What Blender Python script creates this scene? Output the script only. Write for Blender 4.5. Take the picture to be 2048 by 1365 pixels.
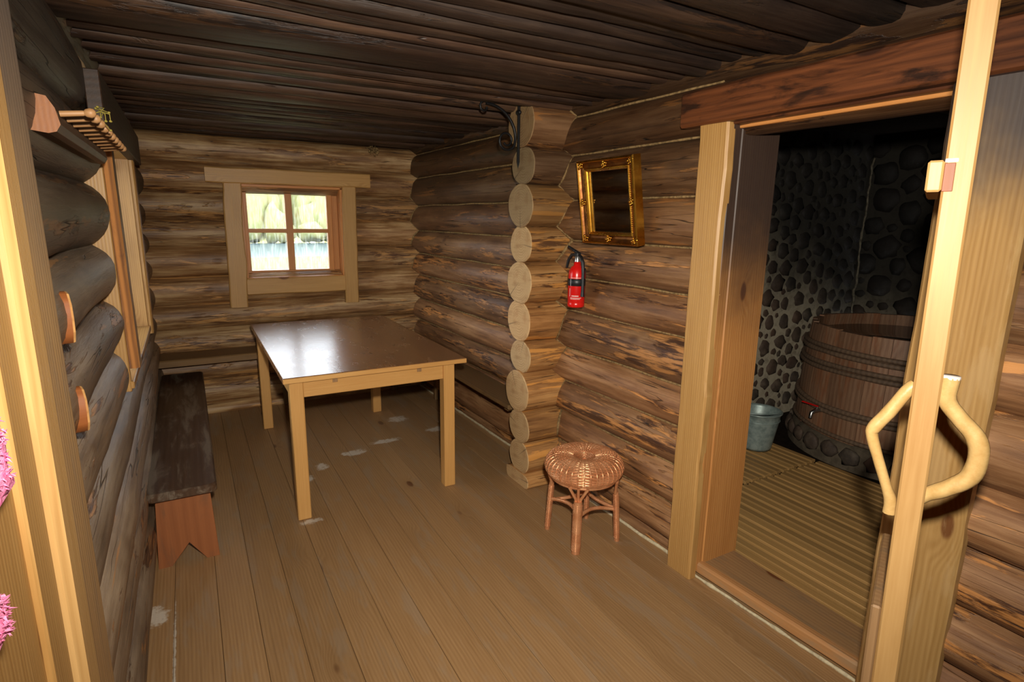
import bpy, math, random
from mathutils import Vector, Matrix, noise as mnoise

for o in list(bpy.data.objects):
    bpy.data.objects.remove(o, do_unlink=True)
SC = bpy.context.scene
COL = SC.collection
rnd = random.Random(7)

# ------------------------------------------------------------------ camera
cam = bpy.data.objects.new('camera', bpy.data.cameras.new('camera'))
COL.objects.link(cam)
rt, dn, fw = Vector((.870, -.492, .014)), Vector((-.091, -.189, -.978)), Vector((.484, .850, -.210))
rt.normalize()
fw = (fw - rt * fw.dot(rt)).normalized()
dn = fw.cross(rt)
cam.matrix_world = Matrix(((rt.x, -dn.x, -fw.x, 0), (rt.y, -dn.y, -fw.y, 0), (rt.z, -dn.z, -fw.z, 1.55), (0, 0, 0, 1)))
cam.data.sensor_width = 36
cam.data.lens = 36 * 1135.08 / 2048
cam.data.clip_start = .02
SC.camera = cam

# ------------------------------------------------------------------ world, flash, exposure
world = bpy.data.worlds.new('overcast_sky')
SC.world = world
world.use_nodes = True
bgn = world.node_tree.nodes['Background']
bgn.inputs[0].default_value = (.86, .93, 1.0, 1)
bgn.inputs[1].default_value = 8.0

fl = bpy.data.lights.new('camera_flash', 'SPOT')
fl.energy = 310
fl.spot_size = math.radians(128)
fl.spot_blend = 1.0
fl.color = (1.0, .94, .83)
fl.shadow_soft_size = .03
flo = bpy.data.objects.new('camera_flash', fl)
flo.matrix_world = Matrix.Translation((.07, .02, 1.70)) @ cam.matrix_world.to_3x3().to_4x4()
COL.objects.link(flo)

SC.view_settings.view_transform = 'Standard'
SC.view_settings.look = 'None'
SC.view_settings.gamma = 1
SC.view_settings.use_curve_mapping = False
SC.view_settings.exposure = 0.0

# ------------------------------------------------------------------ helpers
def lin(r, g, b):
    f = lambda c: (c / 255 / 12.92) if c <= 10 else ((c / 255 + .055) / 1.055) ** 2.4
    return (f(r), f(g), f(b), 1)

def tag(o, label=None, cat=None, group=None, kind=None):
    if label: o['label'] = label
    if cat: o['category'] = cat
    if group: o['group'] = group
    if kind: o['kind'] = kind
    return o

WM = {}
def wmat(o):
    return WM.get(o.name, Matrix.Identity(4)) if o else Matrix.Identity(4)

def link(o, parent=None, mw=None):
    COL.objects.link(o)
    mw = mw if mw is not None else Matrix.Identity(4)
    WM[o.name] = mw.copy()
    if parent:
        o.parent = parent
        o.matrix_basis = wmat(parent).inverted() @ mw
    else:
        o.matrix_basis = mw
    return o

def empty(name, loc=(0, 0, 0)):
    o = bpy.data.objects.new(name, None)
    o.empty_display_size = .1
    return link(o, None, Matrix.Translation(loc))

class MB:
    def __init__(s):
        s.v, s.f, s.sm, s.mi = [], [], [], []
    def add(s, vs, fs, smooth=False, mi=0):
        b = len(s.v)
        s.v += [tuple(p) for p in vs]
        for f in fs:
            s.f.append(tuple(i + b for i in f)); s.sm.append(smooth); s.mi.append(mi)
    def box(s, c, d, bev=.003, mi=0):
        c = Vector(c); h = Vector(d) / 2
        bev = min(bev, min(h) * .45)
        vs, fs = [], []
        idx = {}
        for sx in (-1, 1):
            for sy in (-1, 1):
                for sz in (-1, 1):
                    S = (sx, sy, sz)
                    for ax in range(3):
                        p = [S[i] * (h[i] if i == ax else h[i] - bev) for i in range(3)]
                        idx[(S, ax)] = len(vs); vs.append(c + Vector(p))
        for ax in range(3):
            a, b = (ax + 1) % 3, (ax + 2) % 3
            for sg in (-1, 1):
                q = []
                for (u, w) in ((-1, -1), (1, -1), (1, 1), (-1, 1)):
                    S = [0, 0, 0]; S[ax] = sg; S[a] = u; S[b] = w
                    q.append(idx[(tuple(S), ax)])
                fs.append(q if sg > 0 else q[::-1])
        for ax in range(3):
            a, b = (ax + 1) % 3, (ax + 2) % 3
            for u in (-1, 1):
                for w in (-1, 1):
                    S0 = [0, 0, 0]; S0[a] = u; S0[b] = w
                    A, Bq = list(S0), list(S0); A[ax] = -1; Bq[ax] = 1
                    A, Bq = tuple(A), tuple(Bq)
                    q = [idx[(A, a)], idx[(Bq, a)], idx[(Bq, b)], idx[(A, b)]]
                    fs.append(q if u * w < 0 else q[::-1])
        for sx in (-1, 1):
            for sy in (-1, 1):
                for sz in (-1, 1):
                    S = (sx, sy, sz)
                    q = [idx[(S, 0)], idx[(S, 1)], idx[(S, 2)]]
                    fs.append(q if sx * sy * sz > 0 else q[::-1])
        s.add(vs, fs, False, mi)
        return s
    def tube(s, pts, rad, n=8, closed=False, cap=True, mi=0):
        pts = [Vector(p) for p in pts]
        m = len(pts)
        if not hasattr(rad, '__len__'): rad = [rad] * m
        t0 = (pts[1] - pts[0]).normalized()
        up = Vector((0, 0, 1)) if abs(t0.z) < .9 else Vector((1, 0, 0))
        nrm = (up - t0 * up.dot(t0)).normalized()
        vs, fs = [], []
        for i in range(m):
            a = pts[i - 1] if (i > 0 or closed) else pts[0]
            b = pts[(i + 1) % m] if (i < m - 1 or closed) else pts[-1]
            t = (b - a).normalized()
            nrm = (nrm - t * nrm.dot(t)).normalized()
            bn = t.cross(nrm)
            for k in range(n):
                th = 2 * math.pi * k / n
                vs.append(pts[i] + (nrm * math.cos(th) + bn * math.sin(th)) * rad[i])
        R = m if closed else m - 1
        for i in range(R):
            for k in range(n):
                a, b = i * n + k, i * n + (k + 1) % n
                c, d = ((i + 1) % m) * n + (k + 1) % n, ((i + 1) % m) * n + k
                fs.append((a, b, c, d))
        s.add(vs, fs, True, mi)
        if cap and not closed:
            s.add(vs[:n], [tuple(range(n))[::-1]], False, mi)
            s.add(vs[-n:], [tuple(range(n))], False, mi)
        return s
    def lathe(s, prof, n=24, c=(0, 0, 0), mi=0, smooth=True, a0=0, a1=None):
        full = a1 is None
        a1 = 2 * math.pi if full else a1
        cols = n if full else n + 1
        vs, fs = [], []
        for (r, z) in prof:
            for k in range(cols):
                th = a0 + (a1 - a0) * k / n
                vs.append((c[0] + r * math.cos(th), c[1] + r * math.sin(th), c[2] + z))
        for i in range(len(prof) - 1):
            for k in range(n):
                k2 = (k + 1) % cols
                fs.append((i * cols + k, i * cols + k2, (i + 1) * cols + k2, (i + 1) * cols + k))
        s.add(vs, fs, smooth, mi)
        return s
    def ico(s, c, r, sc=(1, 1, 1), seed=0, amp=0.0, mi=0, smooth=True):
        vs = []
        for p in ICO_V:
            p = Vector(p)
            k = 1 + amp * mnoise.noise(p * 1.6 + Vector((seed * 3.7, seed, 0)))
            vs.append((c[0] + p.x * r * sc[0] * k, c[1] + p.y * r * sc[1] * k, c[2] + p.z * r * sc[2] * k))
        s.add(vs, ICO_F, smooth, mi)
        return s
    def prism(s, poly, t, axis=1, c=0.0, mi=0):
        """poly in the plane normal to axis, extruded +-t/2"""
        n = len(poly); vs = []
        for sg in (-1, 1):
            for (a, b) in poly:
                p = [0, 0, 0]
                o = [i for i in range(3) if i != axis]
                p[o[0]], p[o[1]] = a, b; p[axis] = c + sg * t / 2
                vs.append(p)
        fs = [tuple(range(n)), tuple(range(2 * n - 1, n - 1, -1))]
        fs += [(i, i + n, (i + 1) % n + n, (i + 1) % n) for i in range(n)]
        s.add(vs, fs, False, mi)
        return s
    def mesh(s, name, mats):
        me = bpy.data.meshes.new(name)
        me.from_pydata(s.v, [], s.f)
        for m in (mats if isinstance(mats, (list, tuple)) else [mats]): me.materials.append(m)
        me.polygons.foreach_set('use_smooth', s.sm)
        me.polygons.foreach_set('material_index', s.mi)
        me.update()
        return me
    def build(s, name, mats, parent=None, mw=None, fix=False):
        me = s.mesh(name, mats)
        if fix:
            import bmesh
            bm = bmesh.new(); bm.from_mesh(me); bmesh.ops.recalc_face_normals(bm, faces=bm.faces[:]); bm.to_mesh(me); bm.free()
        return link(bpy.data.objects.new(name, me), parent, mw)

def make_ico():
    import bmesh
    bm = bmesh.new(); bmesh.ops.create_icosphere(bm, subdivisions=2, radius=1)
    v = [tuple(x.co) for x in bm.verts]; f = [tuple(q.index for q in p.verts) for p in bm.faces]
    bm.free(); return v, f
ICO_V, ICO_F = make_ico()

def frame(origin, x, y):
    x = Vector(x).normalized(); y = Vector(y); y = (y - x * y.dot(x)).normalized(); z = x.cross(y)
    o = Vector(origin)
    return Matrix(((x.x, y.x, z.x, o.x), (x.y, y.y, z.y, o.y), (x.z, y.z, z.z, o.z), (0, 0, 0, 1)))

def board(name, a, b, side, w, t, mat, parent=None, bev=.003, wob=0, seed=0, seg=None, wob1=None, color=None):
    """plank from a to b; width w along side, thickness t; wob = waney edges"""
    a, b = Vector(a), Vector(b); L = (b - a).length
    mw = frame((a + b) / 2, b - a, side)
    m = MB()
    if not wob:
        m.box((0, 0, 0), (L, w, t), bev)
    else:
        n = seg or max(6, int(L / .06)); vs = []; fs = []
        wob1 = wob if wob1 is None else wob1
        for i in range(n + 1):
            x = -L / 2 + L * i / n
            e0 = wob * mnoise.noise(Vector((x * 3.1, seed, 1))) + wob * .4 * mnoise.noise(Vector((x * 11, seed, 5)))
            e1 = wob1 * mnoise.noise(Vector((x * 3.3, seed, 9))) + wob1 * .4 * mnoise.noise(Vector((x * 12, seed, 3)))
            y0, y1 = -w / 2 + e0, w / 2 + e1
            c = min(t * .35, .008)
            for (y, z) in ((y0, -t / 2), (y1, -t / 2), (y1, t / 2 - c), (y1 - c, t / 2), (y0 + c, t / 2), (y0, t / 2 - c)):
                vs.append((x, y, z))
        for i in range(n):
            for k in range(6):
                fs.append((i * 6 + k, (i + 1) * 6 + k, (i + 1) * 6 + (k + 1) % 6, i * 6 + (k + 1) % 6))
        fs.append(tuple(range(6))); fs.append(tuple(range(n * 6 + 5, n * 6 - 1, -1)))
        m.add(vs, fs)
    o = m.build(name, mat, parent, mw, fix=bool(wob))
    if color: o.color = color
    return o

def logpiece(name, a, b, ry, rz, mats, parent=None, seed=0, sq=2.0, rough=.05, color=None, n=22, taper=0.0, up=(0, 0, 1), seg=None):
    a, b = Vector(a), Vector(b); L = (b - a).length
    x = (b - a).normalized(); z = Vector(up); y = z.cross(x)
    mw = frame((a + b) / 2, x, y)
    m = MB(); ns = seg or max(3, int(L / .11)); vs = []; fs = []
    for i in range(ns + 1):
        u = i / ns; X = -L / 2 + L * u
        bend_y = .012 * mnoise.noise(Vector((X * .7, seed * 1.7, 0))); bend_z = .008 * mnoise.noise(Vector((X * .7, seed * 1.7, 7)))
        for k in range(n):
            th = 2 * math.pi * k / n; c, s_ = math.cos(th), math.sin(th)
            q = (abs(c) ** sq + abs(s_) ** sq) ** (-1 / sq)
            k1 = 1 + rough * mnoise.noise(Vector((X * 1.8, c * 1.1 + seed, s_ * 1.1))) + rough * .35 * mnoise.noise(Vector((X * 9, c * 3 + seed, s_ * 3)))
            k1 *= 1 + taper * (u - .5)
            vs.append((X, ry * c * q * k1 + bend_y, rz * s_ * q * k1 + bend_z))
    for i in range(ns):
        for k in range(n):
            k2 = (k + 1) % n
            fs.append((i * n + k, i * n + k2, (i + 1) * n + k2, (i + 1) * n + k))
    m.add(vs, fs, True, 0)
    for (st, flip, xo) in ((0, True, -1), (ns * n, False, 1)):
        ring = [Vector(p) for p in vs[st:st + n]]
        cen = sum(ring, Vector()) / n
        r2 = [cen + (p - cen) * .97 + Vector((xo * .004, 0, 0)) for p in ring]
        allv = ring + r2
        f2 = [((i, (i + 1) % n, n + (i + 1) % n, n + i) if not flip else (i, n + i, n + (i + 1) % n, (i + 1) % n)) for i in range(n)]
        m.add(allv, f2, False, 1)
        m.add(r2, [tuple(range(n)) if not flip else tuple(range(n))[::-1]], False, 1)
    o = m.build(name, mats, parent, mw)
    o.color = color or (1, 1, 1, 1)
    return o

# ------------------------------------------------------------------ materials
def newmat(name):
    m = bpy.data.materials.new(name); m.use_nodes = True
    nt = m.node_tree; nt.nodes.clear()
    out = nt.nodes.new('ShaderNodeOutputMaterial')
    bs = nt.nodes.new('ShaderNodeBsdfPrincipled')
    nt.links.new(bs.outputs[0], out.inputs[0])
    return m, nt, bs

class NT:
    """tiny node-graph helper"""
    def __init__(s, nt): s.nt = nt
    def n(s, typ, **kw):
        x = s.nt.nodes.new('ShaderNode' + typ)
        for k, v in kw.items(): setattr(x, k, v)
        return x
    def put(s, sock, v):
        if isinstance(v, bpy.types.NodeSocket): s.nt.links.new(v, sock)
        elif v is not None: sock.default_value = v
    def math(s, op, a, b=None, c=None, clamp=False):
        x = s.n('Math', operation=op, use_clamp=clamp)
        for i, v in enumerate((a, b, c)):
            if v is not None: s.put(x.inputs[i], v)
        return x.outputs[0]
    def vmath(s, op, a, b=None):
        x = s.n('VectorMath', operation=op); s.put(x.inputs[0], a)
        if b is not None: s.put(x.inputs[1], b)
        return x.outputs[0]
    def mapping(s, vec, scale=(1, 1, 1), loc=(0, 0, 0)):
        x = s.n('Mapping'); s.put(x.inputs['Vector'], vec); s.put(x.inputs['Scale'], scale); s.put(x.inputs['Location'], loc)
        return x.outputs[0]
    def noise(s, vec, scale=5, detail=5, rough=.55, dist=0):
        x = s.n('TexNoise'); s.put(x.inputs['Vector'], vec); s.put(x.inputs['Scale'], scale); s.put(x.inputs['Detail'], detail)
        s.put(x.inputs['Roughness'], rough); s.put(x.inputs['Distortion'], dist)
        return x.outputs[0]
    def ramp(s, fac, stops, interp='LINEAR'):
        x = s.n('ValToRGB'); x.color_ramp.interpolation = interp
        el = x.color_ramp.elements
        while len(el) > 1: el.remove(el[-1])
        el[0].position, el[0].color = stops[0]
        for p, c in stops[1:]:
            e = el.new(p); e.color = c
        s.put(x.inputs[0], fac)
        return x.outputs[0]
    def step(s, fac, lo, hi):
        x = s.n('MapRange', interpolation_type='SMOOTHSTEP'); s.put(x.inputs[0], fac); s.put(x.inputs[1], lo); s.put(x.inputs[2], hi)
        return x.outputs[0]
    def mix(s, fac, a, b, blend='MIX'):
        x = s.n('Mix', data_type='RGBA', blend_type=blend); s.put(x.inputs[0], fac); s.put(x.inputs[6], a); s.put(x.inputs[7], b)
        return x.outputs[2]
    def bump(s, h, strength=.3, dist=.01, nrm=None):
        x = s.n('Bump'); s.put(x.inputs['Height'], h); x.inputs['Strength'].default_value = strength; x.inputs['Distance'].default_value = dist
        if nrm: s.put(x.inputs['Normal'], nrm)
        return x.outputs[0]
    def objvec(s):
        """object coordinates shifted by a random per-object offset"""
        tc = s.n('TexCoord'); oi = s.n('ObjectInfo')
        off = s.n('CombineXYZ')
        r = s.math('MULTIPLY', oi.outputs['Random'], 37.0); s.put(off.inputs[0], r)
        s.put(off.inputs[1], s.math('MULTIPLY', oi.outputs['Random'], 91.0)); s.put(off.inputs[2], s.math('MULTIPLY', oi.outputs['Random'], 53.0))
        return s.vmath('ADD', tc.outputs['Object'], off.outputs[0]), oi, tc
    def posz(s):
        g = s.n('NewGeometry'); x = s.n('SeparateXYZ'); s.put(x.inputs[0], g.outputs['Position'])
        return x.outputs, g.outputs['Position']

BLACK, WHITE = (0, 0, 0, 1), (1, 1, 1, 1)

def log_mat(name, c_dark, c_mid, c_light, bark=.56, peel=.62, c_bark=lin(62, 38, 26), c_peel=lin(188, 138, 84), spec=.35, rgh=.6):
    m, nt, bs = newmat(name); g = NT(nt)
    v, oi, tc = g.objvec()
    fib = g.noise(g.mapping(v, (1.6, 26, 26)), 1.6, 8, .65)
    broad = g.noise(g.mapping(v, (1.2, 4.5, 4.5)), 1.4, 5, .6, .4)
    tone = g.math('ADD', g.math('MULTIPLY', fib, .55), g.math('MULTIPLY', broad, .55))
    col = g.ramp(tone, [(.34, c_dark), (.52, c_mid), (.72, c_light)])
    # remains of bast and bark: long ragged patches
    pn = g.noise(g.mapping(v, (1.1, 8.5, 8.5), (3, 1, 8)), 1.5, 7, .66, .55)
    bth = g.math('ADD', bark - .06, g.math('MULTIPLY', oi.outputs['Random'], .12))
    bk = g.step(pn, bth, g.math('ADD', bth, .03))
    bkf = g.noise(g.mapping(v, (3, 24, 24)), 2.0, 5, .65, .5)
    col = g.mix(g.math('MULTIPLY', bk, .85), col, g.mix(g.step(bkf, .42, .6), c_bark, c_peel))
    pl = g.noise(g.mapping(v, (.9, 10, 10), (13, 5, 2)), 1.6, 6, .62, .5)
    pk = g.step(pl, peel, peel + .03)
    col = g.mix(g.math('MULTIPLY', pk, .75), col, c_peel)
    # drying cracks
    cr = g.noise(g.mapping(v, (.5, 16, 16), (1, 7, 3)), 1.3, 2, .5)
    ck = g.math('SUBTRACT', 1.0, g.step(g.math('ABSOLUTE', g.math('SUBTRACT', cr, .5)), .0, .007))
    cm = g.math('MULTIPLY', ck, g.step(g.noise(v, 1.3, 2), .46, .56))
    col = g.mix(g.math('MULTIPLY', cm, .85), col, (.012, .008, .006, 1))
    # knots
    vo = g.n('TexVoronoi'); g.put(vo.inputs['Vector'], g.mapping(v, (2.2, 4.2, 4.2))); vo.inputs['Scale'].default_value = 1.35
    kd = g.math('SUBTRACT', 1.0, g.step(vo.outputs['Distance'], .04, .15))
    col = g.mix(g.math('MULTIPLY', kd, .6), col, c_bark)
    col = g.mix(1.0, col, oi.outputs['Color'], 'MULTIPLY')
    hv = g.n('HueSaturation'); g.put(hv.inputs['Color'], col)
    g.put(hv.inputs['Value'], g.math('ADD', .78, g.math('MULTIPLY', oi.outputs['Random'], .44)))
    g.put(bs.inputs['Base Color'], hv.outputs[0])
    g.put(bs.inputs['Roughness'], g.math('ADD', rgh - .12, g.math('MULTIPLY', fib, .28)))
    bs.inputs['Specular IOR Level'].default_value = spec
    h = g.math('SUBTRACT', g.math('ADD', g.math('ADD', g.math('MULTIPLY', fib, .5), g.math('MULTIPLY', bk, .35)), g.math('MULTIPLY', kd, .4)), g.math('MULTIPLY', cm, .9))
    g.put(bs.inputs['Normal'], g.bump(h, .55, .012))
    return m

def end_mat(name, c0, c1, c2):
    m, nt, bs = newmat(name); g = NT(nt)
    tc = g.n('TexCoord'); oi = g.n('ObjectInfo')
    s = g.n('SeparateXYZ'); g.put(s.inputs[0], tc.outputs['Object'])
    d = g.n('CombineXYZ'); g.put(d.inputs[1], s.outputs[1]); g.put(d.inputs[2], s.outputs[2])
    ns = g.noise(tc.outputs['Object'], 9, 4, .6)
    ln = g.n('VectorMath', operation='LENGTH'); g.put(ln.inputs[0], d.outputs[0])
    rad = g.math('ADD', ln.outputs['Value'], g.math('MULTIPLY', ns, .02))
    ring = g.math('MULTIPLY', g.math('ADD', g.math('SINE', g.math('MULTIPLY', rad, 480)), 1), .5)
    col = g.mix(g.math('MULTIPLY', ring, .35), c1, c0)
    col = g.mix(g.step(ns, .5, .7), col, c2)
    saw = g.noise(g.mapping(tc.outputs['Object'], (1, 6, 60)), 1.5, 4)
    col = g.mix(g.math('MULTIPLY', g.step(saw, .5, .65), .35), col, c0)
    ang = g.math('ARCTAN2', s.outputs[2], s.outputs[1])
    rn = g.math('MULTIPLY', g.math('SUBTRACT', oi.outputs['Random'], .5), 6.2)
    crk = g.math('SUBTRACT', 1, g.step(g.math('ABSOLUTE', g.math('SUBTRACT', ang, rn)), .01, .05))
    col = g.mix(g.math('MULTIPLY', crk, .6), col, lin(60, 38, 22))
    g.put(bs.inputs['Base Color'], g.mix(1, col, oi.outputs['Color'], 'MULTIPLY'))
    bs.inputs['Roughness'].default_value = .8
    g.put(bs.inputs['Normal'], g.bump(g.math('ADD', ring, saw), .25, .003))
    return m

def plank_mat(name, c_dark, c_light, ring=26, knots=.5, rgh=.5, spec=.4, c_knot=lin(96, 52, 26), wear=None, wear_amt=.4, soot=None, varn=.18, spots=None, band='Y', con=.17):
    """planed timber, grain along local X"""
    m, nt, bs = newmat(name); g = NT(nt)
    v, oi, tc = g.objvec()
    vs = g.mapping(v, (.22, 1, 1))
    wob = g.noise(g.mapping(v, (.5, 3, 3)), 1.4, 3, .5)
    vo = g.n('TexVoronoi'); g.put(vo.inputs['Vector'], g.mapping(v, (2.6, 6.5, 6.5))); vo.inputs['Scale'].default_value = 1.0
    cs = g.n('SeparateColor'); g.put(cs.inputs[0], vo.outputs['Color'])
    on = g.math('GREATER_THAN', cs.outputs[0], 1 - knots)
    kd = g.math('MULTIPLY', g.math('SUBTRACT', 1.0, g.step(vo.outputs['Distance'], .09, .14)), on)
    halo = g.math('MULTIPLY', g.math('SUBTRACT', 1.0, g.step(vo.outputs['Distance'], .08, .42)), on)
    wv = g.n('TexWave', wave_type='BANDS', bands_direction=band)
    g.put(wv.inputs['Vector'], g.vmath('ADD', vs, g.vmath('SCALE', (0, 0, 0))))
    comb = g.n('CombineXYZ')
    sh = g.math('ADD', g.math('MULTIPLY', wob, .05), g.math('MULTIPLY', halo, .035))
    g.put(comb.inputs[1], sh); g.put(comb.inputs[2], sh)
    g.put(wv.inputs['Vector'], g.vmath('ADD', vs, comb.outputs[0]))
    wv.inputs['Scale'].default_value = ring; wv.inputs['Distortion'].default_value = 1.2; wv.inputs['Detail'].default_value = 2
    wv.inputs['Detail Scale'].default_value = 1.4
    fib = g.noise(g.mapping(v, (2.0, 60, 60)), 2.0, 5, .6)
    t = g.math('ADD', g.math('MULTIPLY', wv.outputs['Fac'], con), g.math('ADD', g.math('MULTIPLY', fib, .45), g.math('MULTIPLY', wob, .3)))
    col = g.ramp(t, [(.25, c_dark), (.8, c_light)])
    col = g.mix(g.math('MULTIPLY', halo, .35), col, c_dark)
    col = g.mix(g.math('MULTIPLY', kd, .85), col, c_knot)
    if wear:
        wn = g.noise(g.mapping(v, (1.3, 6, 6), (4, 2, 9)), 2.2, 7, .66, .5)
        wm = g.step(wn, .5, .64)
        col = g.mix(g.math('MULTIPLY', wm, wear_amt), col, wear)
    if soot:
        (xyz, pos) = g.posz()
        z0, z1, c_s = soot
        sn = g.noise(pos, 3.2, 4, .6)
        zz = g.math('ADD', xyz[2], g.math('MULTIPLY', g.math('SUBTRACT', sn, .5), .45))
        col = g.mix(g.math('MULTIPLY', g.step(zz, z0, z1), .93), col, c_s)
    if spots:
        (xyz, pos) = g.posz()
        dn_ = g.noise(pos, 26, 6, .75)
        tot = None
        for (sx, sy, rx, ry) in spots:
            e = g.math('ADD', g.math('POWER', g.math('DIVIDE', g.math('SUBTRACT', xyz[0], sx), rx), 2.0),
                       g.math('POWER', g.math('DIVIDE', g.math('SUBTRACT', xyz[1], sy), ry), 2.0))
            e = g.math('ADD', e, g.math('MULTIPLY', g.math('SUBTRACT', dn_, .5), 4.5))
            mk = g.math('SUBTRACT', 1.0, g.step(e, .2, 1.15))
            tot = mk if tot is None else g.math('MAXIMUM', tot, mk)
        col = g.mix(g.math('MULTIPLY', tot, .62), col, lin(222, 214, 200))
    hv = g.n('HueSaturation'); g.put(hv.inputs['Color'], g.mix(1, col, oi.outputs['Color'], 'MULTIPLY'))
    g.put(hv.inputs['Value'], g.math('ADD', 1 - varn / 2, g.math('MULTIPLY', oi.outputs['Random'], varn)))
    g.put(bs.inputs['Base Color'], hv.outputs[0])
    g.put(bs.inputs['Roughness'], g.math('ADD', rgh - .08, g.math('MULTIPLY', fib, .18)))
    bs.inputs['Specular IOR Level'].default_value = spec
    g.put(bs.inputs['Normal'], g.bump(g.math('ADD', g.math('MULTIPLY', wv.outputs['Fac'], .4), fib), .12, .004))
    return m

def plain_mat(name, col, rgh=.5, metal=0, spec=.5, var=.12, scale=30, bump=.1, c2=None):
    m, nt, bs = newmat(name); g = NT(nt)
    tc = g.n('TexCoord')
    n1 = g.noise(tc.outputs['Object'], scale, 5, .6)
    c2 = c2 or tuple(x * (1 - var * 2) for x in col[:3]) + (1,)
    g.put(bs.inputs['Base Color'], g.mix(g.step(n1, .35, .7), col, c2))
    g.put(bs.inputs['Roughness'], g.math('ADD', rgh - .06, g.math('MULTIPLY', n1, .12)))
    bs.inputs['Metallic'].default_value = metal; bs.inputs['Specular IOR Level'].default_value = spec
    if bump: g.put(bs.inputs['Normal'], g.bump(n1, bump, .004))
    return m

M = {}
M['log_back'] = log_mat('weathered_log_back', lin(70, 42, 22), lin(138, 99, 60), lin(206, 172, 124), bark=.575, peel=.60, c_bark=lin(82, 46, 24), c_peel=lin(204, 150, 88), rgh=.47, spec=.5)
M['log_right'] = log_mat('weathered_log_right', lin(68, 42, 25), lin(126, 87, 55), lin(172, 130, 90), bark=.55, peel=.61, c_bark=lin(64, 36, 23), c_peel=lin(204, 140, 78), rgh=.5, spec=.45)
M['log_left'] = log_mat('weathered_log_left', lin(70, 54, 41), lin(126, 104, 82), lin(164, 142, 116), bark=.58, peel=.63, c_bark=lin(82, 52, 34), c_peel=lin(180, 128, 78), rgh=.5, spec=.45)
M['log_stub'] = log_mat('weathered_log_stub', lin(90, 54, 28), lin(154, 108, 62), lin(196, 148, 92), bark=.585, peel=.59, c_bark=lin(80, 46, 26), c_peel=lin(212, 146, 72), rgh=.5)
M['log_end'] = end_mat('log_end_grain', lin(150, 112, 68), lin(196, 160, 112), lin(170, 128, 82))
M['log_end_dark'] = end_mat('log_end_dark', lin(70, 50, 36), lin(96, 72, 50), lin(60, 42, 30))
M['ceil'] = log_mat('sooty_ceiling_pole', lin(34, 23, 18), lin(78, 55, 42), lin(120, 90, 68), bark=.58, peel=.70, c_bark=lin(34, 22, 17), c_peel=lin(120, 84, 54), spec=.45, rgh=.52)
SPOTS = [(-.235, 2.38, .045, .07), (.43, 2.84, .06, .03), (.50, 3.36, .05, .05), (.62, 3.50, .04, .06), (.86, 3.62, .09, .05), (1.10, 3.72, .11, .04), (1.32, 4.12, .08, .07), (1.52, 3.78, .10, .05), (-.172, 2.1, .006, .35)]
M['floor'] = plank_mat('floor_pine', lin(138, 103, 66), lin(180, 143, 100), con=.12, ring=24, knots=.4, rgh=.46, spec=.4, c_knot=lin(98, 62, 38), wear=lin(150, 128, 104), wear_amt=.5, spots=SPOTS, varn=.2)
M['pine'] = plank_mat('fresh_pine', lin(162, 117, 62), lin(204, 161, 99), ring=30, knots=.5, rgh=.45)
M['pine_pale'] = plank_mat('pale_pine', lin(162, 120, 68), lin(196, 156, 100), ring=34, knots=.0, rgh=.5)
M['pine_orange'] = plank_mat('oiled_pine', lin(176, 112, 56), lin(208, 146, 84), ring=26, knots=.35, rgh=.42)
M['jamb'] = plank_mat('sooted_pine', lin(160, 104, 52), lin(198, 144, 84), ring=24, knots=.7, rgh=.5, soot=(.95, 1.62, lin(40, 35, 36)))
M['casing_r'] = plank_mat('sooted_casing', lin(150, 112, 62), lin(190, 152, 96), ring=22, knots=.6, rgh=.46, soot=(1.45, 1.85, lin(70, 66, 68)), wear=lin(184, 152, 106), wear_amt=.4)
M['lintel'] = plank_mat('smoked_lintel', lin(50, 26, 16), lin(134, 76, 40), ring=12, con=.12, knots=.8, rgh=.42, wear=lin(26, 16, 12), wear_amt=.85, c_knot=lin(40, 22, 14))
M['lintel_dark'] = plank_mat('dark_lintel', lin(44, 29, 20), lin(78, 54, 36), ring=14, knots=.4, rgh=.55)
M['weath'] = plank_mat('weathered_board', lin(150, 112, 70), lin(196, 156, 104), ring=20, knots=.5, rgh=.6, soot=(1.3, 1.95, lin(104, 92, 84)), wear=lin(138, 116, 92), wear_amt=.5)
M['oak'] = plank_mat('table_oak', lin(186, 134, 72), lin(216, 168, 102), ring=40, knots=0, rgh=.42, varn=.1)
M['sill'] = plank_mat('sill_board', lin(132, 98, 64), lin(164, 128, 88), ring=18, knots=.3, rgh=.5, wear=lin(118, 98, 76), wear_amt=.5)
M['thresh'] = plank_mat('threshold_strip', lin(150, 104, 62), lin(190, 140, 90), ring=18, knots=.2, rgh=.5, wear=lin(150, 126, 96), wear_amt=.6)
M['bench_top'] = plank_mat('dark_brown_paint', lin(66, 46, 32), lin(88, 64, 46), ring=12, knots=0, rgh=.33, spec=.5, wear=lin(132, 120, 104), wear_amt=.6)
M['bench_leg'] = plank_mat('rust_paint', lin(134, 78, 42), lin(158, 96, 54), ring=8, knots=0, rgh=.6, wear=lin(116, 78, 52), wear_amt=.55)
M['wallbench'] = plank_mat('wall_bench_plank', lin(96, 70, 40), lin(140, 106, 64), ring=16, knots=.4, rgh=.6, wear=lin(110, 88, 60), wear_amt=.5)
M['slat_top'] = plank_mat('worn_slat', lin(84, 60, 36), lin(112, 82, 50), ring=20, knots=.2, rgh=.55, wear=lin(88, 66, 44), wear_amt=.6)
M['slat_side'] = plank_mat('slat_edge', lin(160, 122, 70), lin(184, 144, 90), ring=20, knots=0, rgh=.55)
M['handle'] = plank_mat('peeled_branch', lin(172, 134, 78), lin(204, 170, 112), ring=10, knots=.35, rgh=.42, c_knot=lin(150, 100, 54))
M['rack'] = plank_mat('rack_wood', lin(70, 50, 36), lin(110, 82, 58), ring=16, knots=.2, rgh=.5)
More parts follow.
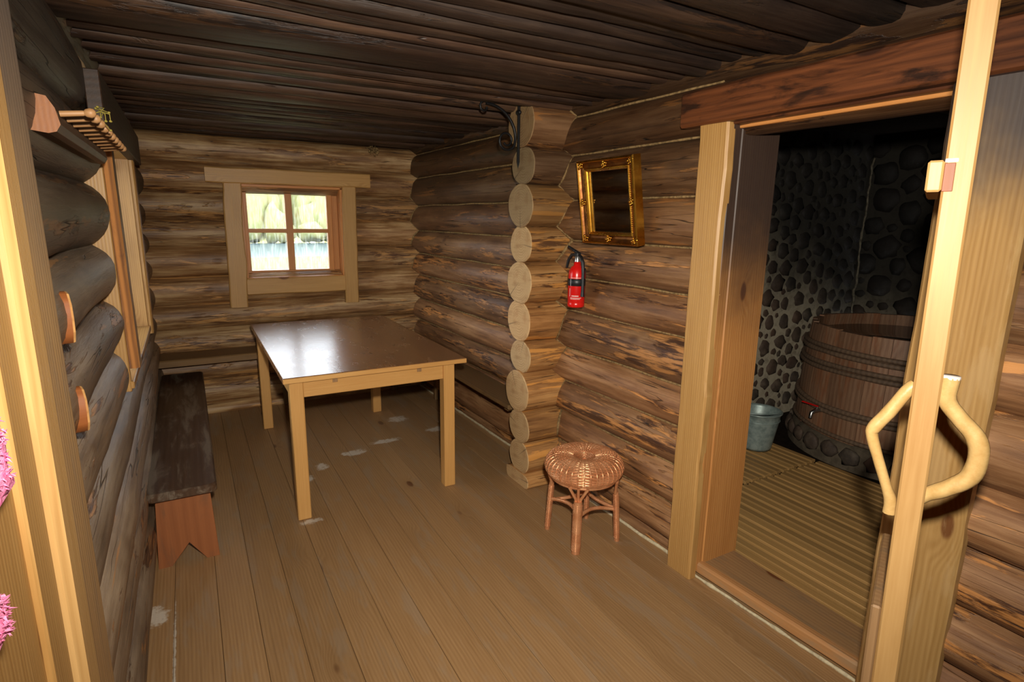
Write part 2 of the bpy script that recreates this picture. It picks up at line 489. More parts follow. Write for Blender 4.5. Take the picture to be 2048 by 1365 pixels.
M['rack_end'] = plank_mat('rack_cut_end', lin(130, 80, 44), lin(150, 96, 56), ring=30, knots=0, rgh=.6)
M['peg'] = plank_mat('peg_wood', lin(150, 108, 68), lin(176, 132, 88), ring=20, knots=0, rgh=.5)
M['bark'] = plank_mat('bark_edge', lin(96, 58, 30), lin(176, 118, 62), ring=14, con=.5, knots=.3, rgh=.8, wear=lin(80, 50, 30), wear_amt=.6)
M['caulk'] = plain_mat('cream_caulking', lin(206, 192, 158), .9, 0, .1, .15, 60, .3)
M['mortise'] = plank_mat('mortise_wood', lin(120, 66, 36), lin(142, 82, 46), ring=30, knots=0, rgh=.55)
M['crack'] = plain_mat('crack_mortar', lin(112, 104, 88), .9, 0, .1, .3, 40, .3)
M['oakum'] = plain_mat('oakum_caulking', lin(150, 122, 82), .9, 0, .1, .3, 60, .3)
M['core'] = plain_mat('dark_gap', lin(40, 30, 22), .9, 0, .1, .2, 20)
M['iron'] = plain_mat('black_iron', lin(34, 33, 34), .45, .6, .5, .2, 40)
M['steel'] = plain_mat('bright_steel', lin(190, 190, 188), .3, 1, .5, .1, 40, 0)
M['red'] = plain_mat('red_enamel', lin(206, 22, 18), .28, 0, .5, .05, 12, 0)
M['blackp'] = plain_mat('black_plastic', lin(26, 26, 28), .42, 0, .5, .1, 40)
M['white'] = plain_mat('white_print', lin(226, 214, 206), .5, 0, .4, .05, 40, 0)
M['gold'] = plain_mat('gilded_wood', lin(214, 160, 62), .27, 1, .5, .25, 14, .12, lin(170, 112, 36))
M['bronze'] = plain_mat('dark_gilt', lin(134, 82, 34), .36, .8, .5, .3, 30, .12, lin(90, 50, 20))
M['zinc'] = plain_mat('galvanised_zinc', lin(158, 172, 166), .42, .3, .5, .22, 26, .06, lin(124, 140, 136))
M['copper'] = plain_mat('copper_lacquer', lin(222, 162, 116), .27, .5, .5, .2, 18, .02, lin(200, 134, 90))
M['pink'] = plain_mat('pink_terry', lin(236, 150, 182), .95, 0, .1, .16, 120, .8, lin(226, 108, 154))
M['twig'] = plain_mat('dried_twig', lin(150, 134, 60), .8, 0, .2, .2, 60)
M['mortar_low'] = plain_mat('plinth_mortar', lin(104, 92, 76), .9, 0, .2, .2, 18, .4)

def stone_mats():
    for nm, c0, c1, c2, sc in (('stone', lin(74, 64, 54), lin(104, 92, 78), lin(54, 48, 44), 1.0), ('mortar', lin(186, 174, 150), lin(166, 152, 128), lin(134, 122, 102), 1.0)):
        m, nt, bs = newmat('field_' + nm); g = NT(nt)
        v, oi, tc = g.objvec()
        (xyz, pos) = g.posz()
        n1 = g.noise(pos, 14, 6, .65); n2 = g.noise(pos, 2.2, 4, .6)
        col = g.ramp(n1, [(.3, c2), (.5, c0), (.7, c1)])
        if nm == 'stone':
            col = g.mix(g.math('MULTIPLY', oi.outputs['Random'], .6), col, lin(96, 70, 54))
        zz = g.math('ADD', xyz[2], g.math('MULTIPLY', g.math('SUBTRACT', n2, .5), .9))
        zz = g.math('ADD', zz, g.math('MULTIPLY', g.math('SUBTRACT', xyz[0], 4.6), .45))   # blackening also increases along X, towards the tub
        col = g.mix(g.math('MULTIPLY', g.step(zz, .4, 1.4), .955), col, lin(22, 20, 18))
        g.put(bs.inputs['Base Color'], col); bs.inputs['Roughness'].default_value = .75 if nm == 'stone' else .95
        bs.inputs['Specular IOR Level'].default_value = .35
        g.put(bs.inputs['Normal'], g.bump(n1, .5, .012))
        M[nm] = m
stone_mats()
M['tub'] = plank_mat('tub_stave', lin(112, 80, 60), lin(176, 140, 110), con=.12, ring=10, knots=.3, rgh=.5, wear=lin(134, 78, 44), wear_amt=.5)
M['hoop'] = plank_mat('tub_hoop', lin(84, 66, 52), lin(136, 110, 86), ring=10, knots=.2, rgh=.65)

def table_top_mat():
    m, nt, bs = newmat('varnished_staves'); g = NT(nt)
    tc = g.n('TexCoord')
    br = g.n('TexBrick'); g.put(br.inputs['Vector'], tc.outputs['Object'])
    br.offset = .42; br.inputs['Scale'].default_value = 1.0
    br.inputs['Brick Width'].default_value = .52; br.inputs['Row Height'].default_value = .078; br.inputs['Mortar Size'].default_value = .0006
    br.inputs['Color1'].default_value = lin(128, 88, 54); br.inputs['Color2'].default_value = lin(108, 72, 44); br.inputs['Mortar'].default_value = lin(60, 36, 20)
    br.inputs['Bias'].default_value = .1
    fib = g.noise(g.mapping(tc.outputs['Object'], (2, 40, 40)), 2, 6, .6)
    wear = g.noise(g.mapping(tc.outputs['Object'], (2.2, 5, 5)), 2.4, 7, .7, .4)
    col = g.mix(g.math('MULTIPLY', g.step(fib, .4, .7), .35), br.outputs[0], lin(146, 98, 56))
    col = g.mix(g.math('MULTIPLY', g.step(wear, .5, .8), .3), col, lin(134, 108, 82))
    g.put(bs.inputs['Base Color'], col)
    g.put(bs.inputs['Roughness'], g.math('ADD', .19, g.math('MULTIPLY', wear, .14)))
    bs.inputs['Specular IOR Level'].default_value = .9
    g.put(bs.inputs['Normal'], g.bump(g.math('ADD', fib, g.math('MULTIPLY', wear, .3)), .08, .003))
    return m
M['table_top'] = table_top_mat()

def glass_mat():
    m, nt, bs = newmat('old_window_glass'); g = NT(nt)
    nt.nodes.remove(bs)
    out = [n for n in nt.nodes if n.type == 'OUTPUT_MATERIAL'][0]
    tc = g.n('TexCoord')
    st = g.noise(g.mapping(tc.outputs['Object'], (40, 40, 7)), 1.6, 4, .6)
    tr = g.n('BsdfTransparent'); tl = g.n('BsdfTranslucent'); gl = g.n('BsdfGlossy'); gl.inputs['Roughness'].default_value = .03
    tl.inputs['Color'].default_value = (.95, .97, .9, 1)
    m1 = g.n('MixShader'); g.put(m1.inputs[0], g.math('MULTIPLY', g.step(st, .4, .75), .14)); g.put(m1.inputs[1], tr.outputs[0]); g.put(m1.inputs[2], tl.outputs[0])
    fr = g.n('Fresnel'); fr.inputs[0].default_value = 1.45
    m2 = g.n('MixShader'); g.put(m2.inputs[0], g.math('MULTIPLY', fr.outputs[0], .8)); g.put(m2.inputs[1], m1.outputs[0]); g.put(m2.inputs[2], gl.outputs[0])
    g.put(out.inputs[0], m2.outputs[0])
    return m
M['glass'] = glass_mat()
def mirror_mat():
    m, nt, bs = newmat('mirror_silver'); bs.inputs['Base Color'].default_value = (.78, .77, .72, 1); bs.inputs['Metallic'].default_value = 1; bs.inputs['Roughness'].default_value = .03
    return m
M['mirror'] = mirror_mat()

def struct(name, label, cat, loc=(0, 0, 0), mb=None, mat=None):
    if mb is not None:
        o = mb.build(name, mat)
    else:
        o = empty(name, loc)
    return tag(o, label, cat, None, 'structure')

# ------------------------------------------------------------------ room shell
AB = [-.03, .07, .265, .46, .685, .88, 1.095, 1.31, 1.515, 1.73, 1.93, 2.13]          # courses of the walls across
BB = [-.10, .07, .255, .445, .635, .83, 1.05, 1.24, 1.44, 1.655, 1.89, 2.085, 2.29]   # courses of the walls along
def tone(k, j=.08):
    v = k + rnd.uniform(-j, j); w = rnd.uniform(-.03, .03)
    return (v + w, v, v - w, 1)

# floor: boards along Y
fm = MB(); fm.box((.8, 2.1, -.075), (2.9, 6.6, .09), .002)
floor = struct('floor', 'worn pine plank floor of the log cabin', 'floor', mb=fm, mat=M['core'])
edges = [-.42, -.31, -.175, -.019, .115, .245, .397, .54, .682, .825, .965, 1.10, 1.21, 1.33, 1.465, 1.575, 1.67, 1.79, 1.93]
for i in range(len(edges) - 1):
    w = edges[i + 1] - edges[i]
    c = (edges[i] + edges[i + 1]) / 2
    dz = rnd.uniform(-.0012, .0012)
    k = .96 + .07 * rnd.random()
    if i == 1: k = 1.08
    board('floor_board', (c, -1.1, -.0135 + dz), (c, 5.06, -.0135 + dz), (1, 0, 0), w - .0012, .027, M['floor'], floor, .0012, color=(k, k, k * .99, 1))

# ceiling: dark poles across the room
cm_ = MB(); cm_.box((.8, 2.1, 2.28), (3.0, 6.8, .06), .002)
ceiling = struct('ceiling', 'low ceiling of smoke-darkened poles', 'ceiling', mb=cm_, mat=M['core'])
cy = [-1.1, -.9, -.72, -.55, -.35, -.2, .0, .18, .35, .5, .68, .82, .98, 1.12, 1.28, 1.42, 1.53, 1.63, 1.71, 1.80, 1.91, 2.02, 2.31, 2.42, 2.50, 2.58, 2.67, 2.78, 2.89, 3.02, 3.12, 3.36, 3.46, 3.58, 3.66, 3.78, 3.90, 4.02, 4.12, 4.26, 4.36, 4.50, 4.60, 4.74, 4.86, 5.02]
for i in range(len(cy) - 1):
    w = cy[i + 1] - cy[i]; c = (cy[i] + cy[i + 1]) / 2
    drop = rnd.uniform(-.016, .012) - .006 - (.022 if w > .2 else 0)
    j0, j1 = rnd.uniform(-.012, .012), rnd.uniform(-.012, .012)
    d = c
    k = .22 if c < 1.6 else (.36 + .2 * rnd.random())
    logpiece('ceiling_pole', (-.36, c + j0, 2.195 + drop), (1.92, c + j1, 2.195 + drop), w * .475, .06, [M['ceil'], M['log_end_dark']], ceiling, seed=i * 3.3, sq=3.0, rough=.12, color=tone(k, .1), n=20)

# back wall
bw = MB()
for (x0, x1, z0, z1) in ((-.6, .39, -.1, 2.3), (1.15, 2.2, -.1, 2.3), (.39, 1.15, -.1, 1.06), (.39, 1.15, 1.77, 2.3)):
    bw.box(((x0 + x1) / 2, 5.07, (z0 + z1) / 2), (x1 - x0, .10, z1 - z0), .001)
wall_back = struct('wall_back', 'far log wall with the small window', 'wall', mb=bw, mat=M['core'])
for i in range(len(AB) - 1):
    z = (AB[i] + AB[i + 1]) / 2; h = AB[i + 1] - AB[i]
    rz = h * .5 + .012; ry = .125
    seg = [(-.55, 2.1)]
    if 1.09 < AB[i] + .01 and AB[i + 1] < 1.74: seg = [(-.55, .375), (1.165, 2.1)]
    for (x0, x1) in seg:
        logpiece('log', (x0, 5.045, z), (x1, 5.045, z), ry + rnd.uniform(-.006, .01), rz, [M['log_back'], M['log_end']], wall_back, seed=i * 5.1 + x0, sq=2.15, color=tone(1.0 if z < 1.85 else .95), rough=.045)

# right wall (slightly out of square)
def vx(y): return 1.82 + .018 * (4.6 - y)
def ax_(y): return vx(y) + .078
rw = MB()
def slab(mb, y0, y1, z0, z1, x=None):
    xm = ax_((y0 + y1) / 2) if x is None else x
    mb.box((xm + .03, (y0 + y1) / 2, (z0 + z1) / 2), (.09, y1 - y0, z1 - z0), .001)
slab(rw, -1.3, .80, -.1, 2.3); slab(rw, 1.62, 3.4, -.1, 2.3); slab(rw, 3.4, 5.1, -.1, 2.3); slab(rw, .80, 1.62, 1.93, 2.3)
wall_right = struct('wall_right', 'right-hand log wall with the doorway to the washroom', 'wall', mb=rw, mat=M['core'])
for i in range(len(BB) - 1):
    z = (BB[i] + BB[i + 1]) / 2; h = BB[i + 1] - BB[i]
    rz = h * .5 + .013
    full = z > 1.9
    up = z > 1.6
    segs = [(-1.3, 5.1)] if full else [(-1.3, .76), (1.64, 5.1)]
    for (y0, y1) in segs:
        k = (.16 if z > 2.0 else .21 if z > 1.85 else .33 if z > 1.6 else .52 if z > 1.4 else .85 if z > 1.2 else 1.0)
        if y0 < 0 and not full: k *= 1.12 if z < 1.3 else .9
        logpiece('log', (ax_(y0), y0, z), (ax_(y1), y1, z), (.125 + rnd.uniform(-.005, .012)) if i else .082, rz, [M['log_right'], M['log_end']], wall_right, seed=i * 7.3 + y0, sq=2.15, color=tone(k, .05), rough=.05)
# oakum in the seams of the right wall
for i in range(2, len(BB) - 1):
    z = BB[i]
    m = MB(); pts = []; rs = []
    y = 1.66
    while y < 4.95:
        pts.append((vx(y) + .006 + .004 * mnoise.noise(Vector((y * 4, i, 0))), y, z + .006 * mnoise.noise(Vector((y * 3, i, 4))))); rs.append(.0055 + .003 * mnoise.noise(Vector((y * 9, i, 8)))); y += .06
    m.tube(pts, rs, 6)
    m.build('oakum_seam', M['oakum'], wall_right)

for (y0, y1) in ((1.70, 2.58), (2.90, 4.95)):
    m = MB(); y = y0; pts = []; rs = []
    while y < y1:
        pts.append((vx(y) - .006 + .006 * mnoise.noise(Vector((y * 7, 2, 0))), y, .004)); rs.append(.009 + .006 * mnoise.noise(Vector((y * 13, 5, 0)))); y += .04
    m.tube(pts, rs, 6); m.build('caulk_line', M['caulk'], wall_right)

# cross-wall log ends (stub)
stub = struct('wall_stub', 'stacked log ends of the cross wall jutting from the right wall', 'wall', (1.9, 2.735, 0))
SB = [.0, .07, .265, .455, .69, .872, 1.095, 1.32, 1.513, 1.735, 1.925, 2.165]
for i in range(len(SB) - 1):
    z = (SB[i] + SB[i + 1]) / 2; h = SB[i + 1] - SB[i]
    ry = (.128, .112, .118, .130, .112, .128, .132, .116, .130, .118, .138)[i]
    x0 = 1.605 + (.0, .012, .006, -.006, .01, .0, -.008, .006, -.003, .008, -.006)[i]
    yo = (0, .005, -.005, .004, -.004, .006, -.002, .004, .003, -.006, .004)[i]
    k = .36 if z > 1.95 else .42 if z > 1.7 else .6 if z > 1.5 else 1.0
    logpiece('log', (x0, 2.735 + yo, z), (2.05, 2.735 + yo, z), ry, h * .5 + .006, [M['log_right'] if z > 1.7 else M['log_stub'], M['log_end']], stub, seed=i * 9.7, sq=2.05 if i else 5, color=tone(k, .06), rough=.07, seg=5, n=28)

# pale oakum showing where the courses are scribed into each other
def wall_x(z, y):
    for i in range(len(BB) - 1):
        if BB[i] <= z <= BB[i + 1]:
            zc = (BB[i] + BB[i + 1]) / 2; rz = (BB[i + 1] - BB[i]) / 2 + .013
            return ax_(y) - .127 * math.sqrt(max(0, 1 - ((z - zc) / rz) ** 2))
    return ax_(y)
def cross_y(z, B, yc, r, pad):
    for i in range(len(B) - 1):
        if B[i] <= z <= B[i + 1]:
            zc = (B[i] + B[i + 1]) / 2; rz = (B[i + 1] - B[i]) / 2 + pad
            return yc - r * math.sqrt(max(0, 1 - ((z - zc) / rz) ** 2))
    return yc
for (B, yc, r, pad, par, rad, zt) in ((SB, 2.735, .124, .006, stub, .0065, 2.12), (AB, 5.045, .128, .012, wall_back, .006, 2.08)):
    pts = []; rs = []; z = .10
    while z < zt:
        y = cross_y(z, B, yc, r, pad)
        pts.append((wall_x(z, y) - .001, y - .001, z)); rs.append(max(.0015, rad + rad * .8 * mnoise.noise(Vector((z * 9, yc, 2))))); z += .012
    MB().tube(pts, rs, 6).build('oakum_seam', M['oakum'], par)

# left wall with window opening y 2.62..3.98, z .88..1.87
lw = MB()
for (y0, y1, z0, z1) in ((-1.3, 2.60, -.1, 2.3), (4.0, 5.1, -.1, 2.3), (2.60, 4.0, -.1, .86), (2.60, 4.0, 1.88, 2.3)):
    lw.box((-.395, (y0 + y1) / 2, (z0 + z1) / 2), (.09, y1 - y0, z1 - z0), .001)
wall_left = struct('wall_left', 'left-hand grey log wall with a side window', 'wall', mb=lw, mat=M['core'])
for i in range(len(BB) - 1):
    z = (BB[i] + BB[i + 1]) / 2; h = BB[i + 1] - BB[i]
    segs = [(.9, 5.1)]
    if .83 <= BB[i] + .001 and BB[i + 1] < 1.9: segs = [(.9, 2.57 + rnd.uniform(-.04, .04)), (4.06, 5.1)]
    if 1.88 < BB[i] < 2.0: segs = [(.9, 2.45), (2.45, 5.1)]
    for (y0, y1) in segs:
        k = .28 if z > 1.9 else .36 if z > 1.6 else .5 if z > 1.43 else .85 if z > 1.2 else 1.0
        rx = (.125 + rnd.uniform(-.004, .012)) if i else .085
        sq = 3.4 if (1.88 < BB[i] < 2.0 and y0 < 2) else 2.15
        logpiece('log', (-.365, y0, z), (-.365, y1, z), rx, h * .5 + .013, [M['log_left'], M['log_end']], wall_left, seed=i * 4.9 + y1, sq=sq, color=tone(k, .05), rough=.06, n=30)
for (y, z, s) in ((1.47, 1.335, .055), (1.48, 1.13, .05)):
    logpiece('wedge', (-.29, y, z), (-.232, y + .02, z), .034, s, [M['rack_end'], M['log_end']], wall_left, seed=y * 9, sq=2.6, rough=.12, seg=3, n=12, color=(.9, .72, .48, 1))

# added wall behind the photographer, shuts out sky light
wf = MB(); wf.box((.8, -1.28, 1.1), (3.2, .1, 2.6), .001)
struct('wall_front_light_block', 'added unseen plank wall blocking sky light at the near end of the room', 'wall', mb=wf, mat=M['rack'])

# ------------------------------------------------------------------ back window
win = struct('window_1', 'small four-pane window with rough pine casing in the far wall', 'window', (.75, 4.93, 1.06))
board('casing_board', (.335, 4.885, 1.80), (.320, 4.885, .845), (1, 0, 0), .128, .05, M['pine'], win, wob=.010, seed=3)
board('casing_board', (1.207, 4.885, 1.80), (1.195, 4.885, .835), (1, 0, 0), .112, .05, M['pine'], win, wob=.006, seed=8)
board('lintel_board', (.162, 4.868, 1.842), (1.378, 4.868, 1.842), (0, 0, 1), .112, .055, M['pine'], win, wob=.006, seed=5)
board('sill_board', (.385, 4.892, 1.002), (1.145, 4.892, 1.002), (0, 0, 1), .130, .04, M['pine'], win, wob=.005, seed=6)
for (nm, a, b, sd, w, t) in (('reveal', (.395, 5.0, 1.06), (.395, 5.0, 1.78), (0, 1, 0), .22, .02), ('reveal', (1.145, 5.0, 1.06), (1.145, 5.0, 1.78), (0, 1, 0), .22, .02),
                             ('reveal', (.385, 5.0, 1.775), (1.155, 5.0, 1.775), (0, 1, 0), .22, .02), ('reveal', (.385, 5.0, 1.062), (1.155, 5.0, 1.062), (0, 1, 0), .22, .018)):
    board(nm, a, b, sd, w, t, M['pine_orange'], win)
X0, X1, Z0, Z1 = .404, 1.090, 1.072, 1.765
sash = MB(); sash.box((X0 + .01, 5.02, (Z0 + Z1) / 2), (.05, .04, Z1 - Z0)); sash = None
fr = empty('sash', (0, 5.02, Z0)); fr.parent = win; fr.matrix_basis = wmat(win).inverted() @ wmat(fr)
board('stile', (X0 + .018, 5.02, Z0), (X0 + .018, 5.02, Z1), (1, 0, 0), .036, .04, M['pine_orange'], fr)
board('stile', (X1 - .021, 5.02, Z0), (X1 - .021, 5.02, Z1), (1, 0, 0), .042, .04, M['pine_orange'], fr)
board('rail', (X0, 5.02, Z0 + .022), (X1, 5.02, Z0 + .022), (0, 0, 1), .044, .042, M['pine_orange'], fr)
board('rail', (X0, 5.02, Z1 - .018), (X1, 5.02, Z1 - .018), (0, 0, 1), .038, .042, M['pine_orange'], fr)
board('muntin', (.748, 5.02, Z0), (.748, 5.02, Z1), (1, 0, 0), .052, .036, M['pine_orange'], fr)
board('muntin', (X0, 5.02, 1.432), (X1, 5.02, 1.432), (0, 0, 1), .032, .034, M['pine_orange'], fr)
board('reveal_strip', (1.115, 5.03, Z0), (1.115, 5.03, Z1), (1, 0, 0), .05, .03, M['pine_orange'], win)
for (x0, x1) in ((X0 + .036, .722), (.774, X1 - .042)):
    for (z0, z1) in ((Z0 + .044, 1.416), (1.448, Z1 - .037)):
        m = MB(); m.box((0, 0, 0), (x1 - x0 + .008, .003, z1 - z0 + .008), .0005)
        m.build('pane', M['glass'], fr, Matrix.Translation(((x0 + x1) / 2, 5.022, (z0 + z1) / 2)))

# ------------------------------------------------------------------ left window
w2 = struct('window_2', 'side window in the left wall with a bark-edged casing board', 'window', (-.3, 3.3, .88))
board('casing_board', (-.232, 2.745, 1.86), (-.226, 2.74, .94), (0, 1, 0), .11, .034, M['weath'], w2, wob=.012, seed=12)
board('bark_edge', (-.232, 2.683, 1.86), (-.226, 2.681, .94), (1, 0, 0), .036, .014, M['bark'], w2, wob=.004, seed=2)
board('casing_board', (-.236, 4.02, 1.88), (-.236, 4.02, .85), (0, 1, 0), .12, .034, M['pine'], w2, wob=.005, seed=4)
board('lintel_board', (-.222, 2.43, 1.93), (-.222, 4.35, 1.93), (0, 0, 1), .17, .045, M['lintel_dark'], w2)
for (nm, a, b, sd, w, t) in (('jamb', (-.33, 2.63, .86), (-.33, 2.63, 1.88), (1, 0, 0), .18, .03), ('jamb', (-.33, 3.965, .86), (-.33, 3.965, 1.88), (1, 0, 0), .18, .03),
                             ('sill_board', (-.325, 2.62, .885), (-.325, 3.98, .885), (1, 0, 0), .19, .03), ('head', (-.33, 2.62, 1.862), (-.33, 3.98, 1.862), (1, 0, 0), .18, .03)):
    board(nm, a, b, sd, w, t, M['pine'], w2)
for (a, b, sd, w) in (((-.385, 2.67, .9), (-.385, 2.67, 1.85), (0, 1, 0), .05), ((-.385, 3.93, .9), (-.385, 3.93, 1.85), (0, 1, 0), .05), ((-.385, 3.3, .9), (-.385, 3.3, 1.85), (0, 1, 0), .045),
                      ((-.385, 2.65, .92), (-.385, 3.95, .92), (0, 0, 1), .05), ((-.385, 2.65, 1.83), (-.385, 3.95, 1.83), (0, 0, 1), .05), ((-.385, 2.65, 1.38), (-.385, 3.95, 1.38), (0, 0, 1), .035)):
    board('sash_bar', a, b, sd, w, .04, M['pine_orange'], w2)
for (y0, y1) in ((2.69, 3.28), (3.32, 3.91)):
    for (z0, z1) in ((.94, 1.365), (1.395, 1.81)):
        m = MB(); m.box((0, 0, 0), (.003, y1 - y0, z1 - z0), .0005)
        m.build('pane', M['glass'], w2, Matrix.Translation((-.387, (y0 + y1) / 2, (z0 + z1) / 2)))

# ------------------------------------------------------------------ washroom doorway
dw = struct('trim_1', 'wooden frame of the washroom doorway with soot-darkened jambs', 'door frame', (1.86, 1.2, 0))
board('casing_board', (1.817, 1.617, .0), (1.817, 1.622, 1.93), (0, 1, 0), .138, .040, M['pine'], dw, wob=.010, seed=21, wob1=.012)
board('casing_board', (1.825, .727, .0), (1.825, .727, 1.95), (0, 1, 0), .212, .036, M['casing_r'], dw, wob=.006, seed=23)
board('lintel_board', (1.80, 1.775, 1.984), (1.80, .30, 1.984), (0, 0, 1), .132, .045, M['lintel'], dw, wob=.003, seed=25)
board('jamb', (1.995, 1.585, .03), (1.995, 1.585, 1.93), (1, 0, 0), .25, .04, M['jamb'], dw)
board('stop_strip', (1.852, 1.566, .03), (1.852, 1.566, 1.92), (1, 0, 0), .05, .030, M['jamb'], dw)
board('bead_strip', (1.884, 1.558, .03), (1.884, 1.558, 1.91), (1, 0, 0), .022, .022, M['jamb'], dw, .007)
board('jamb', (1.995, .825, .03), (1.995, .825, 1.93), (1, 0, 0), .25, .04, M['jamb'], dw)
board('head_board', (1.995, .80, 1.925), (1.995, 1.61, 1.925), (1, 0, 0), .26, .04, M['jamb'], dw)
board('head_strip', (1.845, .80, 1.925), (1.845, 1.61, 1.925), (1, 0, 0), .04, .03, M['lintel'], dw)
board('head_strip', (1.872, .80, 1.910), (1.872, 1.61, 1.910), (1, 0, 0), .022, .022, M['pine_orange'], dw)
board('sill_board', (2.00, .82, .028), (2.00, 1.57, .028), (1, 0, 0), .22, .03, M['sill'], dw)
board('threshold_strip', (1.905, .80, .04), (1.868, 1.60, .04), (1, 0, 0), .045, .055, M['thresh'], dw, .014)
board('threshold_board', (1.94, .80, .022), (1.905, 1.60, .022), (1, 0, 0), .09, .03, M['sill'], dw, .006)

m = MB(); pts = []; rs = []
for k in range(34):
    y = .80 + .76 * k / 33; pts.append((1.880 - .046 * (y - .8) + .004 * mnoise.noise(Vector((y * 9, 1, 1))), y, .003)); rs.append(max(.002, .007 + .006 * mnoise.noise(Vector((y * 16, 7, 2)))))
m.tube(pts, rs, 6); m.build('caulk_line', M['caulk'], dw)

# door leaf standing open, edge towards the viewer
hx, hy = 1.80, .815
U = Vector((-.9105, -.4135, 0)).normalized(); N = Vector((.4135, -.9105, 0)).normalized()   # U to the free edge, N to the viewer's right
ee = Vector((1.247, .564, 0))
LEAN = .0205
def leafpt(u, n, z):
    p = ee - U * u + N * (n + (1.60 - z) * LEAN); return Vector((p.x, p.y, z))
door = struct('door_1', 'open washroom door seen edge-on with bent-branch handles', 'door', tuple(leafpt(.3, .022, .075)))
LT = .046; WL = .585
nz = (leafpt(0, 0, 1) - leafpt(0, 0, 0)).normalized()
def leafboard(name, u0, u1, n0, n1, z0, z1, mat, parent=door, bev=.004):
    a = (leafpt(u0, n0, z0) + leafpt(u1, n1, z0)) / 2; b = (leafpt(u0, n0, z1) + leafpt(u1, n1, z1)) / 2
    return board(name, a, b, -U, u1 - u0, n1 - n0, mat, parent, bev)
leafboard('stile', .0, .115, 0, LT, .07, 1.965, M['pine_pale'])
for k in range(4):
    u = .115 + k * (WL - .115) / 4
    leafboard('leaf_plank', u + .0015, u + (WL - .115) / 4 - .0015, .004, LT - .004, .07, 1.965, M['pine'])
leafboard('batten_block', .004, .40, -.026, 0, 1.612, 1.670, M['pine_pale'])
leafboard('latch_inset', -.001, .03, .0, .017, 1.612, 1.664, M['mortise'], bev=.001)
leafboard('inset_cap', -.0012, .02, .0, .02, 1.665, 1.672, M['white'], bev=.001)
leafboard('batten_block', .02, .40, -.020, 0, .12, .715, M['sill'])
def branch(pts, rad, seed):
    out = []; n = 5
    P = [Vector(p) for p in pts]
    Q = [P[0]] + P + [P[-1]]; R = [rad[0]] + list(rad) + [rad[-1]]; ro = []
    for i in range(1, len(Q) - 2):
        for k in range(n):
            t = k / n
            q = .5 * ((2 * Q[i]) + (-Q[i - 1] + Q[i + 1]) * t + (2 * Q[i - 1] - 5 * Q[i] + 4 * Q[i + 1] - Q[i + 2]) * t * t + (-Q[i - 1] + 3 * Q[i] - 3 * Q[i + 1] + Q[i + 2]) * t ** 3)
            out.append(q); ro.append((R[i] * (1 - t) + R[i + 1] * t) * (1 + .07 * mnoise.noise(Vector((i + t, seed, 3)) * 1.7)))
    out.append(P[-1]); ro.append(rad[-1])
    return out, ro
lh = [(.06, .003, 1.222), (.055, -.010, 1.205), (.05, -.036, 1.155), (.045, -.058, 1.118), (.045, -.060, 1.098), (.05, -.043, 1.045), (.055, -.022, .985), (.06, -.012, .955), (.062, -.010, .925)]
p, r = branch([leafpt(u, n + .0, z) for u, n, z in lh], [.0125, .013, .014, .0135, .012, .0105, .0105, .0125, .014], 4)
MB().tube(p, r, 12).build('branch_handle', M['handle'], door)
rh = [(.045, LT + .014, 1.252), (.045, LT + .012, 1.205), (.045, LT + .035, 1.172), (.045, LT + .066, 1.137), (.045, LT + .076, 1.10), (.045, LT + .068, 1.052), (.045, LT + .036, 1.018), (.05, LT + .004, .992), (.055, LT - .012, .975)]
p, r = branch([leafpt(u, n, z) for u, n, z in rh], [.0165, .0165, .0165, .0175, .018, .0175, .016, .015, .015], 9)
hd = MB().tube(p, r, 12).build('branch_handle', M['handle'], door)
tp = leafpt(.045, LT + .014, 1.2525)
mm = MB(); mm.lathe([(0, .002), (.0155, .002), (.0163, 0), (.0163, -.004)], 14, tuple(tp)); mm.build('sawn_end', M['white'], hd)

# entrance frame at the left edge of the view
ef = struct('trim_2', 'bright pine entrance door frame at the left edge', 'door frame', (-.22, .95, 0))
board('frame_plank', (-.232, .60, 0), (-.232, .60, 2.15), (0, 1, 0), .72, .03, M['pine'], ef)
board('frame_plank', (-.226, .915, 0), (-.226, .915, 2.15), (0, 1, 0), .085, .036, M['pine'], ef)
board('bead_strip', (-.215, 1.005, 0), (-.215, 1.005, 2.15), (0, 1, 0), .085, .046, M['pine_pale'], ef, .016)
board('weathered_board', (-.222, 1.118, 0), (-.222, 1.118, 2.15), (0, 1, 0), .135, .05, M['weath'], ef, .006)

# ------------------------------------------------------------------ washroom
sf = MB(); sf.box((3.6, 1.2, -.08), (3.0, 3.9, .04), .001)
wfloor = struct('floor_washroom', 'dark ground under the washroom duckboards', 'floor', mb=sf, mat=M['core'])
def duckboard(y0, y1, label):
    o = empty('duckboard', (3.0, (y0 + y1) / 2, -.06)); tag(o, label, 'duckboard', 'washroom duckboards')
    x = 2.125; i = 0
    while x < 3.56:
        w = .044
        m = MB(); L = y1 - y0
        m.box((0, 0, 0), (L, w, .022), .003)
        # side faces take the paler wood tone
        for fi, f in enumerate(m.f):
            nz_ = [m.v[q] for q in f]
            ys = {round(q[1], 5) for q in nz_}
            if len(ys) == 1 or (len(f) == 4 and min(abs(q[1]) for q in nz_) > w / 2 - .0035): m.mi[fi] = 1
        s_ = m.build('slat', [M['slat_top'], M['slat_side']], o, frame((x + w / 2, (y0 + y1) / 2 + rnd.uniform(-.006, .006), -.012 + rnd.uniform(-.001, .001)), (0, 1, 0), (-1, 0, 0)))
        k = .85 + .3 * rnd.random(); s_.color = (k, k, k, 1)
        x += w + .016; i += 1
    for yy in (y0 + .15, (y0 + y1) / 2, y1 - .15):
        board('bearer', (2.14, yy, -.043), (3.58, yy, -.043), (0, 1, 0), .05, .034, M['slat_top'], o)
duckboard(-.6, 2.065, 'slatted wooden duckboard just inside the washroom doorway')
duckboard(2.085, 2.84, 'slatted duckboard strip under the zinc bucket')

